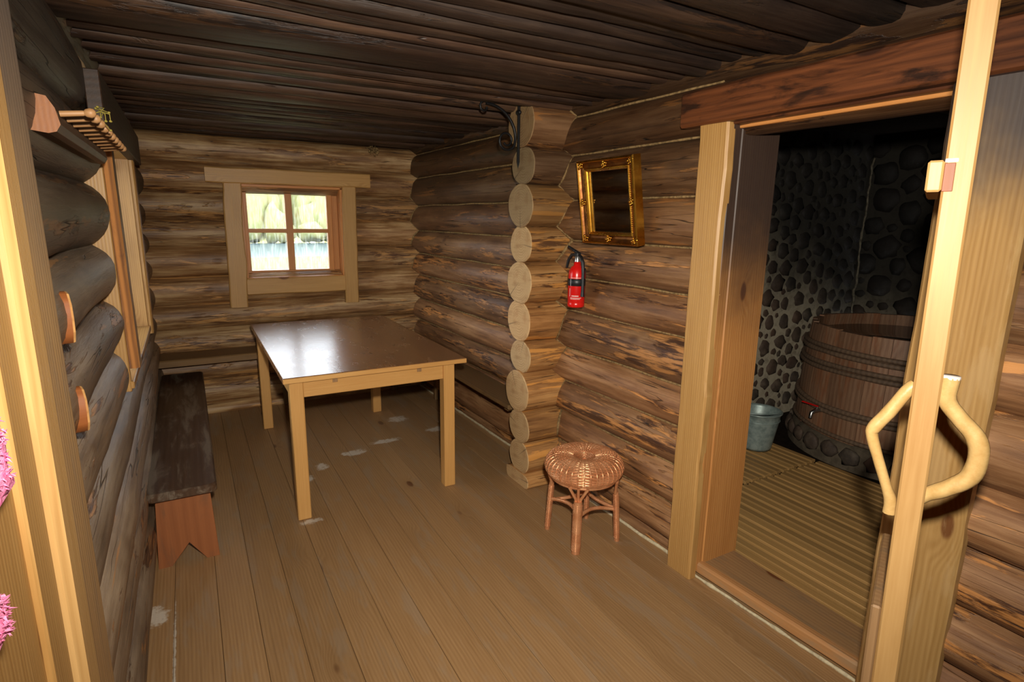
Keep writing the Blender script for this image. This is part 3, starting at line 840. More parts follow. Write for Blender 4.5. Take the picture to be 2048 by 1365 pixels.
# stone walls of the washroom
SM = []
for k in range(9):
    m = MB(); m.ico((0, 0, 0), 1, (1, .42, 1), seed=k + 1, amp=.38); SM.append(m.mesh('stone', M['stone']))
def stones(parent, area, rmin, rmax, n, place, seed):
    rr = random.Random(seed); pts = []; tries = 0
    (a0, a1, b0, b1) = area
    sizes = sorted([rmin + (rmax - rmin) * rr.random() ** 1.8 for _ in range(n * 3)], reverse=True)
    for r in sizes:
        for _ in range(26):
            a, b = rr.uniform(a0, a1), rr.uniform(b0, b1)
            if all((a - p[0]) ** 2 + (b - p[1]) ** 2 > (r * 1.02 + p[2]) ** 2 for p in pts):
                pts.append((a, b, r)); break
        if len(pts) >= n: break
    for (a, b, r) in pts:
        o = bpy.data.objects.new('stone', rr.choice(SM))
        s = (r * rr.uniform(.95, 1.15), r * rr.uniform(.9, 1.2), r * rr.uniform(.85, 1.05))
        mw = place(a, b) @ Matrix.Rotation(rr.uniform(-.4, .4), 4, 'Y') @ Matrix.Diagonal((s[0], s[1], s[2], 1))
        link(o, parent, mw)
mA = MB(); mA.box((3.65, 2.97, 1.05), (3.3, .12, 2.5), .001)
wA = struct('wall_washroom_back', 'cobbled stone wall behind the bucket', 'wall', mb=mA, mat=M['mortar'])
stones(wA, (3.55, 5.15, .02, 2.2), .03, .075, 250, lambda a, b: Matrix.Translation((a, 2.918, b)), 3)
mB_ = MB(); mB_.box((5.27, 1.2, 1.05), (.12, 3.6, 2.5), .001)
wB = struct('wall_washroom_side', 'soot-blackened cobbled stone wall behind the tub', 'wall', mb=mB_, mat=M['mortar'])
stones(wB, (.9, 2.88, .02, 2.2), .04, .115, 190, lambda a, b: Matrix.Translation((5.22, a, b)) @ Matrix.Rotation(math.pi / 2, 4, 'Z'), 5)
m = MB(); pts = []; rs = []
for k in range(60):
    z = .25 + 1.85 * k / 59; pts.append((5.16 + .05 * mnoise.noise(Vector((z * 2.5, 3, 3))) + .03 * mnoise.noise(Vector((z * 13, 3, 3))), 2.885, z)); rs.append(max(.003, .009 + .007 * mnoise.noise(Vector((z * 8, 1, 9)))))
m.tube(pts, rs, 6); m.build('mortar_crack', M['crack'], wA)
mC = MB(); mC.box((3.6, -.65, 1.05), (3.2, .1, 2.5), .001)
struct('wall_washroom_front', 'dark washroom wall out of sight beside the doorway', 'wall', mb=mC, mat=M['mortar'])
mD = MB(); mD.box((3.65, 1.2, 2.32), (3.4, 3.8, .06), .001)
wc = struct('ceiling_washroom', 'black sooty ceiling of the washroom', 'ceiling', mb=mD, mat=M['core'])
board('ceiling_beam', (2.1, 1.75, 2.24), (5.0, 1.75, 2.24), (0, 1, 0), .16, .10, M['lintel_dark'], wc)
board('ceiling_beam', (4.95, .2, 2.05), (4.95, 2.0, 2.05), (1, 0, 0), .14, .06, M['lintel_dark'], wc)

# ------------------------------------------------------------------ tub
TC = (4.38, 2.0)
tub = empty('wooden_tub', (TC[0], TC[1], .12)); tag(tub, 'large round wooden soaking tub with branch hoops in the washroom', 'tub')
def tr(z): return .675 - .045 * z / .85 + .012 * math.sin(math.pi * z / .75)
NS = 34; st = MB(); da = 2 * math.pi / NS; zs = [.0, .15, .3, .45, .6, .73]
vs, fs = [], []
for z in zs:
    for (dr, th) in ((0, -da * .49), (.001, 0), (0, da * .49), (-.035, da * .49), (-.035, 0), (-.035, -da * .49)):
        r_ = tr(z) + dr; vs.append((r_ * math.cos(th), r_ * math.sin(th), z))
for i in range(len(zs) - 1):
    for k in range(6): fs.append((i * 6 + k, i * 6 + (k + 1) % 6, (i + 1) * 6 + (k + 1) % 6, (i + 1) * 6 + k))
fs.append(tuple(range(6))[::-1]); fs.append(tuple(range(len(zs) * 6 - 6, len(zs) * 6)))
# grain runs along the stave: rebuild with local X up
st.add([(z, y, -x) for (x, y, z) in vs], fs)
sme = st.mesh('stave', M['tub'])
R0 = Matrix(((0, 0, -1, 0), (0, 1, 0, 0), (1, 0, 0, 0), (0, 0, 0, 1)))
for k in range(NS):
    o = bpy.data.objects.new('stave', sme)
    link(o, tub, Matrix.Translation((TC[0], TC[1], .12 + rnd.uniform(-.004, .006))) @ Matrix.Rotation(k * da, 4, 'Z') @ R0)
    v = .8 + .4 * rnd.random(); o.color = (v, v * .97, v * .94, 1)
for (z, dz, r_) in ((.60, .03, .020), (.49, .02, .020), (.21, .02, .019), (.025, .012, .017)):
    for q in (0, 1):
        pts = []; n = 72
        for k in range(n):
            th = 2 * math.pi * k / n
            zz = z - q * (r_ * 1.7) + .006 * math.sin(3 * th + z * 9)
            pts.append((TC[0] + (tr(zz) + r_ * .55) * math.cos(th), TC[1] + (tr(zz) + r_ * .55) * math.sin(th), .12 + zz))
        if q == 1 and z < .1: continue
        MB().tube(pts, [r_ * (.85 + .2 * mnoise.noise(Vector((k * .3, z * 30, q)))) for k in range(n)], 8, closed=True).build('hoop', M['hoop'], tub)
m = MB(); m.lathe([(0, .2), (tr(.1) - .03, .2), (tr(.1) - .03, .17), (0, .17)], 40, (TC[0], TC[1], .06)); m.build('tub_floor', M['hoop'], tub)
wtm, nt_, bs_ = newmat('tub_darkening_water'); bs_.inputs['Base Color'].default_value = (.012, .007, .004, 1); bs_.inputs['Roughness'].default_value = .15
m = MB(); m.lathe([(0, 0), (tr(.62) - .04, 0), (tr(.62) - .04, -.01), (0, -.01)], 40, (TC[0], TC[1], .765)); m.build('water', wtm, tub)  # near-black water sheet added to darken the tub's inside
# tap on the tub
ta = math.atan2(2.20 - TC[1], 3.72 - TC[0])
tx, ty = TC[0] + tr(.2) * math.cos(ta), TC[1] + tr(.2) * math.sin(ta)
ox, oy = math.cos(ta), math.sin(ta)
tap = MB().tube([(tx, ty, .285), (tx + ox * .06, ty + oy * .06, .285), (tx + ox * .085, ty + oy * .085, .272), (tx + ox * .09, ty + oy * .09, .235)], [.014, .014, .014, .012], 10).build('tap', M['steel'], tub)
MB().tube([(tx + ox * .045, ty + oy * .045, .29), (tx + ox * .045, ty + oy * .045, .318)], .009, 8).build('tap_stem', M['steel'], tap)
MB().box((0, 0, 0), (.11, .020, .007), .002).build('tap_lever', M['red'], tap, frame((tx + ox * .045 - oy * -.04 * -1, ty + oy * .045 + .045, .322), (-.25, 1, .12), (1, .25, 0)))
# stone ring below the tub
pl = empty('stone_plinth', (TC[0], TC[1], 0)); tag(pl, 'ring of round field stones set in mortar under the tub', 'plinth')
MB().lathe([(.0, .110), (.655, .110), (.70, .06), (.715, -.05)], 48, (TC[0], TC[1], 0)).build('mortar_bed', M['mortar_low'], pl)
k = 0; th = math.radians(95)
while th < math.radians(275):
    r_ = rnd.uniform(.058, .085)
    th += r_ / .72
    o = bpy.data.objects.new('stone', rnd.choice(SM))
    link(o, pl, Matrix.Translation((TC[0] + .712 * math.cos(th), TC[1] + .712 * math.sin(th), .045 + rnd.uniform(-.012, .012))) @ Matrix.Rotation(th + math.pi / 2, 4, 'Z') @ Matrix.Diagonal((r_ * .95, r_ * .8, min(r_ * .85, .064), 1)))
    th += (r_ + .014) / .72

# bucket
BC = (3.375, 2.425)
bk = empty('zinc_bucket', (BC[0], BC[1], 0)); tag(bk, 'galvanised zinc bucket standing beside the tub', 'bucket')
m = MB(); m.lathe([(0, .006), (.096, .004), (.100, .0), (.104, .02), (.138, .228), (.142, .262), (.148, .266), (.148, .272), (.140, .274), (.134, .262), (.098, .02), (0, .016)], 32, (BC[0], BC[1], 0)); m.build('bucket_body', M['zinc'], bk)
MB().tube([(BC[0] + .148 * math.cos(2 * math.pi * k / 32), BC[1] + .148 * math.sin(2 * math.pi * k / 32), .27) for k in range(32)], .005, 6, closed=True).build('rim_roll', M['zinc'], bk)
MB().tube([(BC[0] + .1385 * math.cos(2 * math.pi * k / 32), BC[1] + .1385 * math.sin(2 * math.pi * k / 32), .215) for k in range(32)], .003, 5, closed=True).build('bead', M['zinc'], bk)
hv = Vector((.87, -.49, 0)); hp = []
for k in range(15):
    a = math.pi * k / 14; hp.append((BC[0] + hv.x * .150 * math.cos(a) + .49 * .10 * math.sin(a) * -1, BC[1] + hv.y * .150 * math.cos(a) - .87 * .10 * math.sin(a), .262 + .012 * math.sin(a)))
MB().tube(hp, .0035, 6).build('bail_handle', M['zinc'], bk)
for sg in (-1, 1):
    MB().ico((BC[0] + hv.x * .150 * sg, BC[1] + hv.y * .150 * sg, .255), .014, (1, 1, 1.2)).build('ear', M['zinc'], bk)

# ------------------------------------------------------------------ table
tb = empty('dining_table', (.835, 3.66, 0)); tag(tb, 'oak dining table with a glossy brown stave top', 'table')
TZ = .775
board('tabletop', (.836, 2.852, TZ - .014), (.842, 4.47, TZ - .014), (1, 0, 0), .982, .028, M['table_top'], tb, .004)
# pale edges of the top
board('front_edge', (.347, 2.8505, TZ - .015), (1.327, 2.8505, TZ - .015), (0, 1, 0), .004, .024, M['oak'], tb, .001)
LX = (.410, 1.230); LY = (2.905, 4.385)
for x in LX:
    for y in LY:
        board('leg', (x, y, 0), (x, y, TZ - .028), (1, 0, 0), .066, .066, M['oak'], tb, .004)
for y, nm in ((LY[0] - .012, 'apron'), (LY[1] + .012, 'apron')):
    board(nm, (LX[0] + .033, y, TZ - .072), (LX[1] - .033, y, TZ - .072), (0, 0, 1), .086, .024, M['oak'], tb)
for x in (LX[0] - .012, LX[1] + .012):
    board('apron', (x, LY[0] + .033, TZ - .072), (x, LY[1] - .033, TZ - .072), (0, 0, 1), .086, .024, M['oak'], tb)
for x in (.60, 1.055):
    board('slide_end', (x, 2.879, TZ - .042), (x, 2.92, TZ - .042), (1, 0, 0), .026, .026, M['sill'], tb, .001)

# ------------------------------------------------------------------ left bench
be = empty('plank_bench', (-.115, 3.75, 0)); tag(be, 'low dark brown painted bench with rust-red notched legs along the left wall', 'bench')
SW = .272; BY0, BY1, BZ = 2.665, 4.80, .385
m = MB(); n = 8; poly = []
for (cx_, cy_, a0) in ((SW / 2 - .03, (BY1 - BY0) / 2 - .03, 0), (-SW / 2 + .03, (BY1 - BY0) / 2 - .03, 90), (-SW / 2 + .03, -(BY1 - BY0) / 2 + .03, 180), (SW / 2 - .03, -(BY1 - BY0) / 2 + .03, 270)):
    for k in range(6):
        a = math.radians(a0 + 90 * k / 5); poly.append((cy_ + .03 * math.sin(a), -(cx_ + .03 * math.cos(a))))
def slabpoly(poly, t, bev):
    m = MB(); n = len(poly); vs = []
    cxy = Vector((sum(p[0] for p in poly) / n, sum(p[1] for p in poly) / n))
    for (z, k) in ((-t / 2, 0), (t / 2 - bev, 0), (t / 2, bev)):
        for q in poly:
            d = Vector(q) - cxy; s1 = Vector((q[0] - math.copysign(k, d.x), q[1] - math.copysign(k, d.y)))
            vs.append((s1.x, s1.y, z))
    fs = [tuple(range(n))[::-1], tuple(range(2 * n, 3 * n))]
    for r_ in range(2): fs += [(r_ * n + i, r_ * n + (i + 1) % n, (r_ + 1) * n + (i + 1) % n, (r_ + 1) * n + i) for i in range(n)]
    m.add(vs, fs); return m
slabpoly(poly, .036, .007).build('seat_board', M['bench_top'], be, frame((-.115, (BY0 + BY1) / 2, BZ - .018), (0, 1, 0), (-1, 0, 0)), fix=True)
for y in (2.745, 4.66):
    pg = [(-.105, .348), (.105, .348), (.119, 0), (.068, 0), (.004, .098), (-.072, 0), (-.124, 0)]
    pg = [(b, a) for a, b in pg]
    m = MB(); m.prism([(a, -b) for a, b in pg], .028, 2)
    m.build('leg_panel', M['bench_leg'], be, frame((-.115, y, 0), (0, 0, 1), (-1, 0, 0)), fix=True)
for sx in (-.09, .09):
    board('side_rail', (-.115 + sx, 2.76, .322), (-.115 + sx, 4.645, .322), (0, 0, 1), .05, .02, M['bench_leg'], be)

# wall benches
wb = empty('wall_bench', (.65, 4.8, 0)); tag(wb, 'plank bench fixed along the far wall under the window', 'bench')
board('seat_plank', (-.275, 4.79, .495), (1.80, 4.79, .495), (0, 1, 0), .28, .05, M['wallbench'], wb, wob=.004, seed=31)
for x in (.62, 1.55):
    board('cleat', (x, 4.70, .448), (x, 4.95, .448), (1, 0, 0), .05, .045, M['wallbench'], wb)
    board('support_post', (x, 4.895, .0), (x, 4.895, .43), (1, 0, 0), .05, .05, M['wallbench'], wb)
wr = empty('wall_bench', (1.72, 3.8, 0)); tag(wr, 'narrow plank bench along the right wall behind the table', 'bench')
board('seat_plank', (1.712, 2.875, .425), (1.706, 4.64, .425), (1, 0, 0), .20, .03, M['wallbench'], wr, wob=.004, seed=33)
for y in (2.98, 4.45):
    board('cleat', (1.66, y, .39), (1.80, y, .39), (0, 1, 0), .05, .04, M['wallbench'], wr)
board('support_post', (1.782, 4.45, .0), (1.782, 4.45, .37), (0, 1, 0), .04, .04, M['wallbench'], wr)

# ------------------------------------------------------------------ wicker stool
SC_ = Vector((1.598, 2.075, 0))
ws = empty('wicker_stool', tuple(SC_)); tag(ws, 'round copper-coloured wicker stool by the right wall', 'stool')
SR = .190
prof = [(.012, .405), (.03, .410), (.06, .424), (.09, .434), (.12, .437), (.15, .431), (.172, .416), (.185, .396), (.190, .376), (.185, .356), (.170, .338), (.152, .327)]
def pr_at(t):
    L = [0]
    for a, b in zip(prof, prof[1:]): L.append(L[-1] + math.hypot(b[0] - a[0], b[1] - a[1]))
    d = t * L[-1]
    for i in range(len(prof) - 1):
        if d <= L[i + 1] + 1e-9:
            u = (d - L[i]) / (L[i + 1] - L[i]); return prof[i][0] * (1 - u) + prof[i + 1][0] * u, prof[i][1] * (1 - u) + prof[i + 1][1] * u
    return prof[-1]
m = MB(); m.lathe([(max(r - .004, 0), z - .003) for r, z in prof] + [(.1, .33), (0, .335)], 40, tuple(SC_)); seat = m.build('seat', M['copper'], ws)
NST = 40; m = MB()
NR = 40
for k in range(NR):
    r_, z_ = pr_at((k + .5) / NR)
    n = NST * 3 if r_ > .07 else NST * 2
    pts = []
    for q in range(n):
        th = 2 * math.pi * q / n
        wv = math.cos(th * NST / 2 + (math.pi if k % 2 else 0)) * (.0022 if r_ > .07 else .001)
        pts.append((SC_.x + (r_ + wv * .6) * math.cos(th), SC_.y + (r_ + wv * .6) * math.sin(th), z_ + abs(wv) * (.8 if r_ < .16 else 0)))
    m.tube(pts, .0042, 4, closed=True)
tag(m.build('woven_strands', M['copper'], seat), kind='stuff')
m = MB()
for q in range(NST):
    th = 2 * math.pi * q / NST
    pts = []
    for k in range(13):
        r_, z_ = pr_at(k / 12); r2 = r_ + (.003 if r_ > .15 else .0)
        pts.append((SC_.x + r2 * math.cos(th), SC_.y + r2 * math.sin(th), z_ + .003))
    m.tube(pts[2:], .0035, 5)
tag(m.build('stakes', M['copper'], seat), kind='stuff')
MB().tube([(SC_.x + .156 * math.cos(2 * math.pi * k / 40), SC_.y + .156 * math.sin(2 * math.pi * k / 40), .326) for k in range(40)], .009, 8, closed=True).build('rim', M['copper'], seat)
for (lx, ly) in ((-.118, -.118), (-.118, .125), (.122, -.125), (.12, .12)):
    fx, fy = SC_.x + lx * 1.02, SC_.y + ly * 1.02
    tx_, ty_ = SC_.x + lx * .92, SC_.y + ly * .92
    thick = .021 if (lx < 0 and ly < 0) else .013
    pts = [(fx, fy, 0), (fx * .75 + tx_ * .25, fy * .75 + ty_ * .25, .09), (tx_ * .6 + fx * .4, ty_ * .6 + fy * .4, .20), (tx_, ty_, .26)]
    leg = MB().tube(pts, [thick * 1.02, thick, thick, thick * .95], 12).build('leg', M['copper'], ws)
    m = MB(); nn = 30
    for k in range(nn):
        u = .02 + .23 * k / nn; f = u / .26
        cx_, cy_ = fx * (1 - f) + tx_ * f, fy * (1 - f) + ty_ * f
        m.tube([(cx_ + (thick + .001) * math.cos(a * math.pi / 5), cy_ + (thick + .001) * math.sin(a * math.pi / 5), u) for a in range(10)], .0024, 4, closed=True)
    tag(m.build('wrapping', M['copper'], leg), kind='stuff')
    out = Vector((lx, ly, 0)).normalized(); sd = Vector((-out.y, out.x, 0))
    for q in (-1, 0, 1):
        MB().tube([(tx_, ty_, .235), (tx_ + sd.x * q * .015, ty_ + sd.y * q * .015, .275), (tx_ + sd.x * q * .045 + out.x * .006, ty_ + sd.y * q * .045 + out.y * .006, .33)], .0075, 8).build('fork', M['copper'], leg)
lg = [(-.118, -.118), (.120, -.122), (.118, .118), (-.118, .122)]
for q in range(4):
    a, b = lg[q], lg[(q + 1) % 4]; pts = []
    c = ((a[0] + b[0]) * .12, (a[1] + b[1]) * .12)
    for k in range(13):
        u = k / 12
        pts.append((SC_.x + a[0] * (1 - u) ** 2 + 2 * c[0] * u * (1 - u) + b[0] * u * u, SC_.y + a[1] * (1 - u) ** 2 + 2 * c[1] * u * (1 - u) + b[1] * u * u, .165 + .012 * math.sin(math.pi * u) + .006 * (q % 2)))
    MB().tube(pts, .0095, 8).build('stretcher', M['copper'], ws)

# ------------------------------------------------------------------ fire extinguisher
FX = Vector((1.752, 2.405, 1.105))
fe = empty('fire_extinguisher', tuple(FX)); tag(fe, 'small red fire extinguisher hung on the right log wall below the mirror', 'fire extinguisher')
m = MB(); m.lathe([(0, 0), (.040, 0), (.0445, .006), (.0445, .020), (.043, .023), (.0445, .026), (.0445, .165), (.041, .190), (.030, .208), (.019, .216), (.0165, .235), (0, .236)], 28, tuple(FX)); body = m.build('cylinder', M['red'], fe)
m = MB(); m.lathe([(.0448, .112), (.0465, .113), (.0465, .148), (.0448, .149)], 28, tuple(FX)); m.build('strap_band', M['blackp'], fe)
MB().box((FX.x + .012, FX.y + .052, FX.z + .128), (.05, .022, .045), .004).build('strap_buckle', M['red'], fe)
MB().box((FX.x + .052, FX.y + .012, FX.z + .12), (.016, .024, .16), .003).build('wall_bracket', M['blackp'], fe)
m = MB(); m.lathe([(.0155, .232), (.0155, .262), (.012, .266), (0, .266)], 16, tuple(FX)); m.build('valve', M['steel'], fe)
MB().box((FX.x, FX.y, FX.z + .272), (.026, .032, .022), .004).build('valve_head', M['blackp'], fe)
MB().tube([(FX.x - .002, FX.y - .012, FX.z + .280), (FX.x - .004, FX.y + .02, FX.z + .290), (FX.x - .006, FX.y + .075, FX.z + .310)], [.008, .008, .006], 8).build('squeeze_lever', M['blackp'], fe)
MB().tube([(FX.x, FX.y + .012, FX.z + .27), (FX.x, FX.y + .05, FX.z + .268), (FX.x - .002, FX.y + .075, FX.z + .24), (FX.x - .002, FX.y + .09, FX.z + .20)], [.008, .009, .008, .007], 8).build('carry_handle', M['blackp'], fe)
MB().tube([(FX.x, FX.y - .012, FX.z + .268), (FX.x - .004, FX.y - .034, FX.z + .262), (FX.x - .004, FX.y - .053, FX.z + .235), (FX.x - .002, FX.y - .056, FX.z + .18), (FX.x, FX.y - .055, FX.z + .09), (FX.x, FX.y - .054, FX.z + .06)], [.008, .009, .009, .009, .009, .011], 8).build('hose', M['blackp'], fe)
lb = MB()
def cstrip(th0, th1, z0, z1, r=.0449):
    n = 5; vs = []
    for i in range(n + 1):
        th = th0 + (th1 - th0) * i / n
        for z in (z0, z1): vs.append((FX.x + r * math.cos(th), FX.y + r * math.sin(th), FX.z + z))
    lb.add(vs, [(2 * i, 2 * i + 2, 2 * i + 3, 2 * i + 1) for i in range(n)], True)
tb0 = math.atan2(-FX.y, -FX.x)
for (zz, hh, cnt, s0) in ((.153, .0025, 26, -.75), (.058, .0055, 13, -.55), (.049, .003, 28, -.7), (.0435, .003, 22, -.7)):
    th = s0
    rr = random.Random(int(zz * 1e4))
    while th < .62 and cnt > 0:
        w_ = rr.uniform(.02, .06); cstrip(tb0 + th, tb0 + th + w_, zz, zz + hh); th += w_ + .018; cnt -= 1
cstrip(tb0 + .66, tb0 + .69, .065, .105); cstrip(tb0 - .86, tb0 - .80, .058, .10); cstrip(tb0 - .72, tb0 - .69, .112, .15, .0467)
lb.build('label_print', M['white'], body)

# ------------------------------------------------------------------ mirror
tilt = math.radians(8.5)
MZ0 = 1.442; MH, MW = .398, .402
mc = Vector((1.79, 2.168, MZ0))
Xm = Vector((.018, -1, 0)).normalized(); Zm = Vector((-math.sin(tilt), 0, math.cos(tilt)))   # local x to the viewer's right, y up the frame, z out of the wall
mmw = frame(mc, Xm, Zm)
mi = empty('wall_mirror', tuple(mc)); mi.matrix_basis = mmw; WM[mi.name] = mmw; tag(mi, 'gilt-framed mirror leaning out from the right log wall', 'mirror')
def rect_loft(prof):
    """prof: (inset, height) pairs swept around the frame with mitred corners"""
    m = MB(); vs = []
    for (ins, hh) in prof:
        for (sx, sy) in ((-1, 0), (1, 0), (1, 1), (-1, 1)):
            vs.append((sx * (MW / 2 - ins), ins if sy == 0 else MH - ins, hh))
    fs = []
    for i in range(len(prof) - 1):
        for k in range(4): fs.append((i * 4 + k, i * 4 + (k + 1) % 4, (i + 1) * 4 + (k + 1) % 4, (i + 1) * 4 + k))
    m.add(vs, fs); return m
zs_ = 1 if mmw.to_3x3().col[2].x < 0 else -1
def RL(name, prof, mat): return rect_loft([(a * .72, b * zs_) for a, b in prof]).build(name, mat, mi, mmw)
RL('frame_moulding', [(0, -.012), (0, .030), (.004, .036), (.012, .038), (.018, .034)], M['gold'])
RL('frame_cove', [(.018, .034), (.026, .026), (.038, .020), (.050, .018), (.056, .020)], M['bronze'])
RL('inner_moulding', [(.056, .020), (.060, .025), (.066, .025), (.070, .018), (.073, .018), (.078, .012), (.080, .003)], M['gold'])
m = MB(); m.box((0, MH / 2, -.006 * zs_), (MW - .01, MH - .01, .010), .002); m.build('backing', M['core'], mi, mmw)
m = MB(); m.box((0, MH / 2, .002 * zs_), (MW - .108, MH - .108, .003), .001); m.build('mirror_glass', M['mirror'], mi, mmw)
def ornament(x, y, s, sd):
    m = MB(); rr = random.Random(sd)
    for k in range(9):
        a = k * 2.4; d = s * .75 * math.sqrt(k / 9)
        m.ico((x + d * math.cos(a) * 1.3, y + d * math.sin(a), .031 * zs_), s * rr.uniform(.24, .36), (1, 1, .9), seed=k, amp=.2)
    m.build('ornament', M['gold'], mi, mmw)
for i, (x, y, s) in enumerate(((0, .028, .021), (0, MH - .028, .021), (-MW / 2 + .025, MH / 2, .021), (MW / 2 - .025, MH / 2, .021), (-MW / 2 + .023, .023, .022), (MW / 2 - .023, .023, .022), (-MW / 2 + .023, MH - .023, .022), (MW / 2 - .023, MH - .023, .022))):
    ornament(x, y, s, i)
bd = MB()
for k in range(30):
    y = .062 + (MH - .124) * k / 29
    for sx in (-1, 1): bd.ico((sx * (MW / 2 - .0395), y, .021 * zs_), .0038)
tag(bd.build('beading', M['gold'], mi, mmw), kind='stuff')

# ------------------------------------------------------------------ iron bracket
ib = empty('iron_bracket', (1.6, 2.75, 1.85)); tag(ib, 'black wrought-iron scroll bracket on the top log ends', 'bracket')
MB().box((1.588, 2.75, 1.995), (.012, .016, .30), .003).build('back_bar', M['iron'], ib)
m = MB(); m.add([(1.588, 2.75, 1.815), (1.588, 2.735, 1.846), (1.582, 2.75, 1.850), (1.588, 2.765, 1.846), (1.594, 2.75, 1.85)], [(0, 2, 1), (0, 3, 2), (0, 4, 3), (0, 1, 4), (1, 2, 3, 4)]); m.build('spear_tip', M['iron'], ib)
MB().box((1.478, 2.75, 2.138), (.225, .014, .013), .003).build('arm', M['iron'], ib)
pts = [(1.385 + .03 * math.cos(a) * (1 - .08 * k), 2.75, 2.108 + .03 * math.sin(a) * (1 - .08 * k)) for k, a in enumerate([math.radians(90 + 40 * q) for q in range(8)])]
MB().tube(pts, .006, 8).build('scroll_tip', M['iron'], ib)
br_ = []
for k in range(16):
    u = k / 15; a = math.radians(88 - 88 * u)
    br_.append((1.395 + .175 * math.sin(math.radians(88 * u)), 2.75, 1.965 + .162 * math.cos(math.radians(88 * u))))
cx_, cz_ = 1.516, 1.955
for k in range(1, 22):
    a = math.radians(-k * 24); rr_ = .054 * (1 - k / 34)
    br_.append((cx_ + rr_ * math.cos(a), 2.75, cz_ + rr_ * math.sin(a)))
MB().tube(br_, [.0075] * 16 + [.0075 - .0001 * k for k in range(21)], 8).build('scroll_brace', M['iron'], ib)
m = MB(); m.ico((1.586, 2.75, 2.10), .018, (.7, 1.3, .8)); m.build('collar', M['iron'], ib)

# ------------------------------------------------------------------ peg rack on the left wall
pk = empty('peg_rack', (-.23, 1.95, 1.75)); tag(pk, 'dark wooden peg rack with a row of turned pegs on the left wall', 'rack')
poly = [(-.03, .040), (.002, .034), (.014, .012), (.020, -.020), (.012, -.034), (-.002, -.038), (-.03, -.034)]
L0, L1 = 1.53, 2.38
m = MB(); n = len(poly); vs = []
for yy in (L0, L1):
    for (a, b) in poly: vs.append((yy - (L0 + L1) / 2, -a, b))
m.add(vs, [(i, (i + 1) % n, n + (i + 1) % n, n + i) for i in range(n)], False, 0)
m.add(vs[:n], [tuple(range(n))[::-1]], False, 1); m.add(vs[n:], [tuple(range(n))], False, 1)
m.build('rail', [M['rack'], M['rack_end']], pk, frame((-.222, (L0 + L1) / 2, 1.747), (0, 1, 0), (-1, 0, 0)), fix=True)
for k in range(10):
    y = 1.56 + k * .085
    a = Vector((-.205, y, 1.752)); d = Vector((1, 0, .12)).normalized()
    x = d; mw = frame(a, d, (0, 1, 0))
    m = MB(); m.tube([(0, 0, 0), (.040, 0, 0), (.044, 0, 0)], [.0065, .006, .005], 8)
    m.tube([(.042, 0, 0), (.046, 0, 0), (.054, 0, 0), (.060, 0, 0), (.063, 0, 0)], [.005, .0085, .0105, .0085, .004], 10)
    m.build('peg', M['peg'], pk, mw)
# dried sprig hanging on the rack
tw = empty('dried_sprig', (-.165, 1.72, 1.77)); tag(tw, 'small dried yellowish sprig tucked behind the pegs', 'sprig')
m = MB()
for k in range(9):
    a, b = rnd.uniform(-.01, .01), rnd.uniform(-.03, .03)
    p0 = Vector((-.150, 1.74, 1.788)); p1 = p0 + Vector((rnd.uniform(-.015, .02), rnd.uniform(-.02, .05), rnd.uniform(-.04, .012)))
    m.tube([p0, (p0 + p1) / 2 + Vector((a, b * .3, .005)), p1], [.0016, .0014, .0008], 4)
    m.ico(p1, .0035, (1, 1.4, .8), k, .3)
m.build('sprig_stems', M['twig'], tw)

# dried bunch at the ceiling over the far wall
db = empty('dried_bunch', (1.42, 4.86, 2.08)); tag(db, 'small tangled dried plant bunch stuck under the ceiling at the far wall', 'dried plants')
m = MB()
for k in range(30):
    d = Vector((rnd.gauss(0, 1), rnd.gauss(0, .5) - .3, rnd.gauss(-.5, .8))).normalized() * rnd.uniform(.03, .075)
    p0 = Vector((1.42, 4.87, 2.10))
    m.tube([p0, p0 + d * .5 + Vector((rnd.uniform(-.012, .012), 0, .006)), p0 + d], [.0022, .002, .001], 4)
    m.ico(p0 + d * .8, rnd.uniform(.005, .011), (1, 1, 1), k, .4)
m.build('stalks', M['oakum'], db)

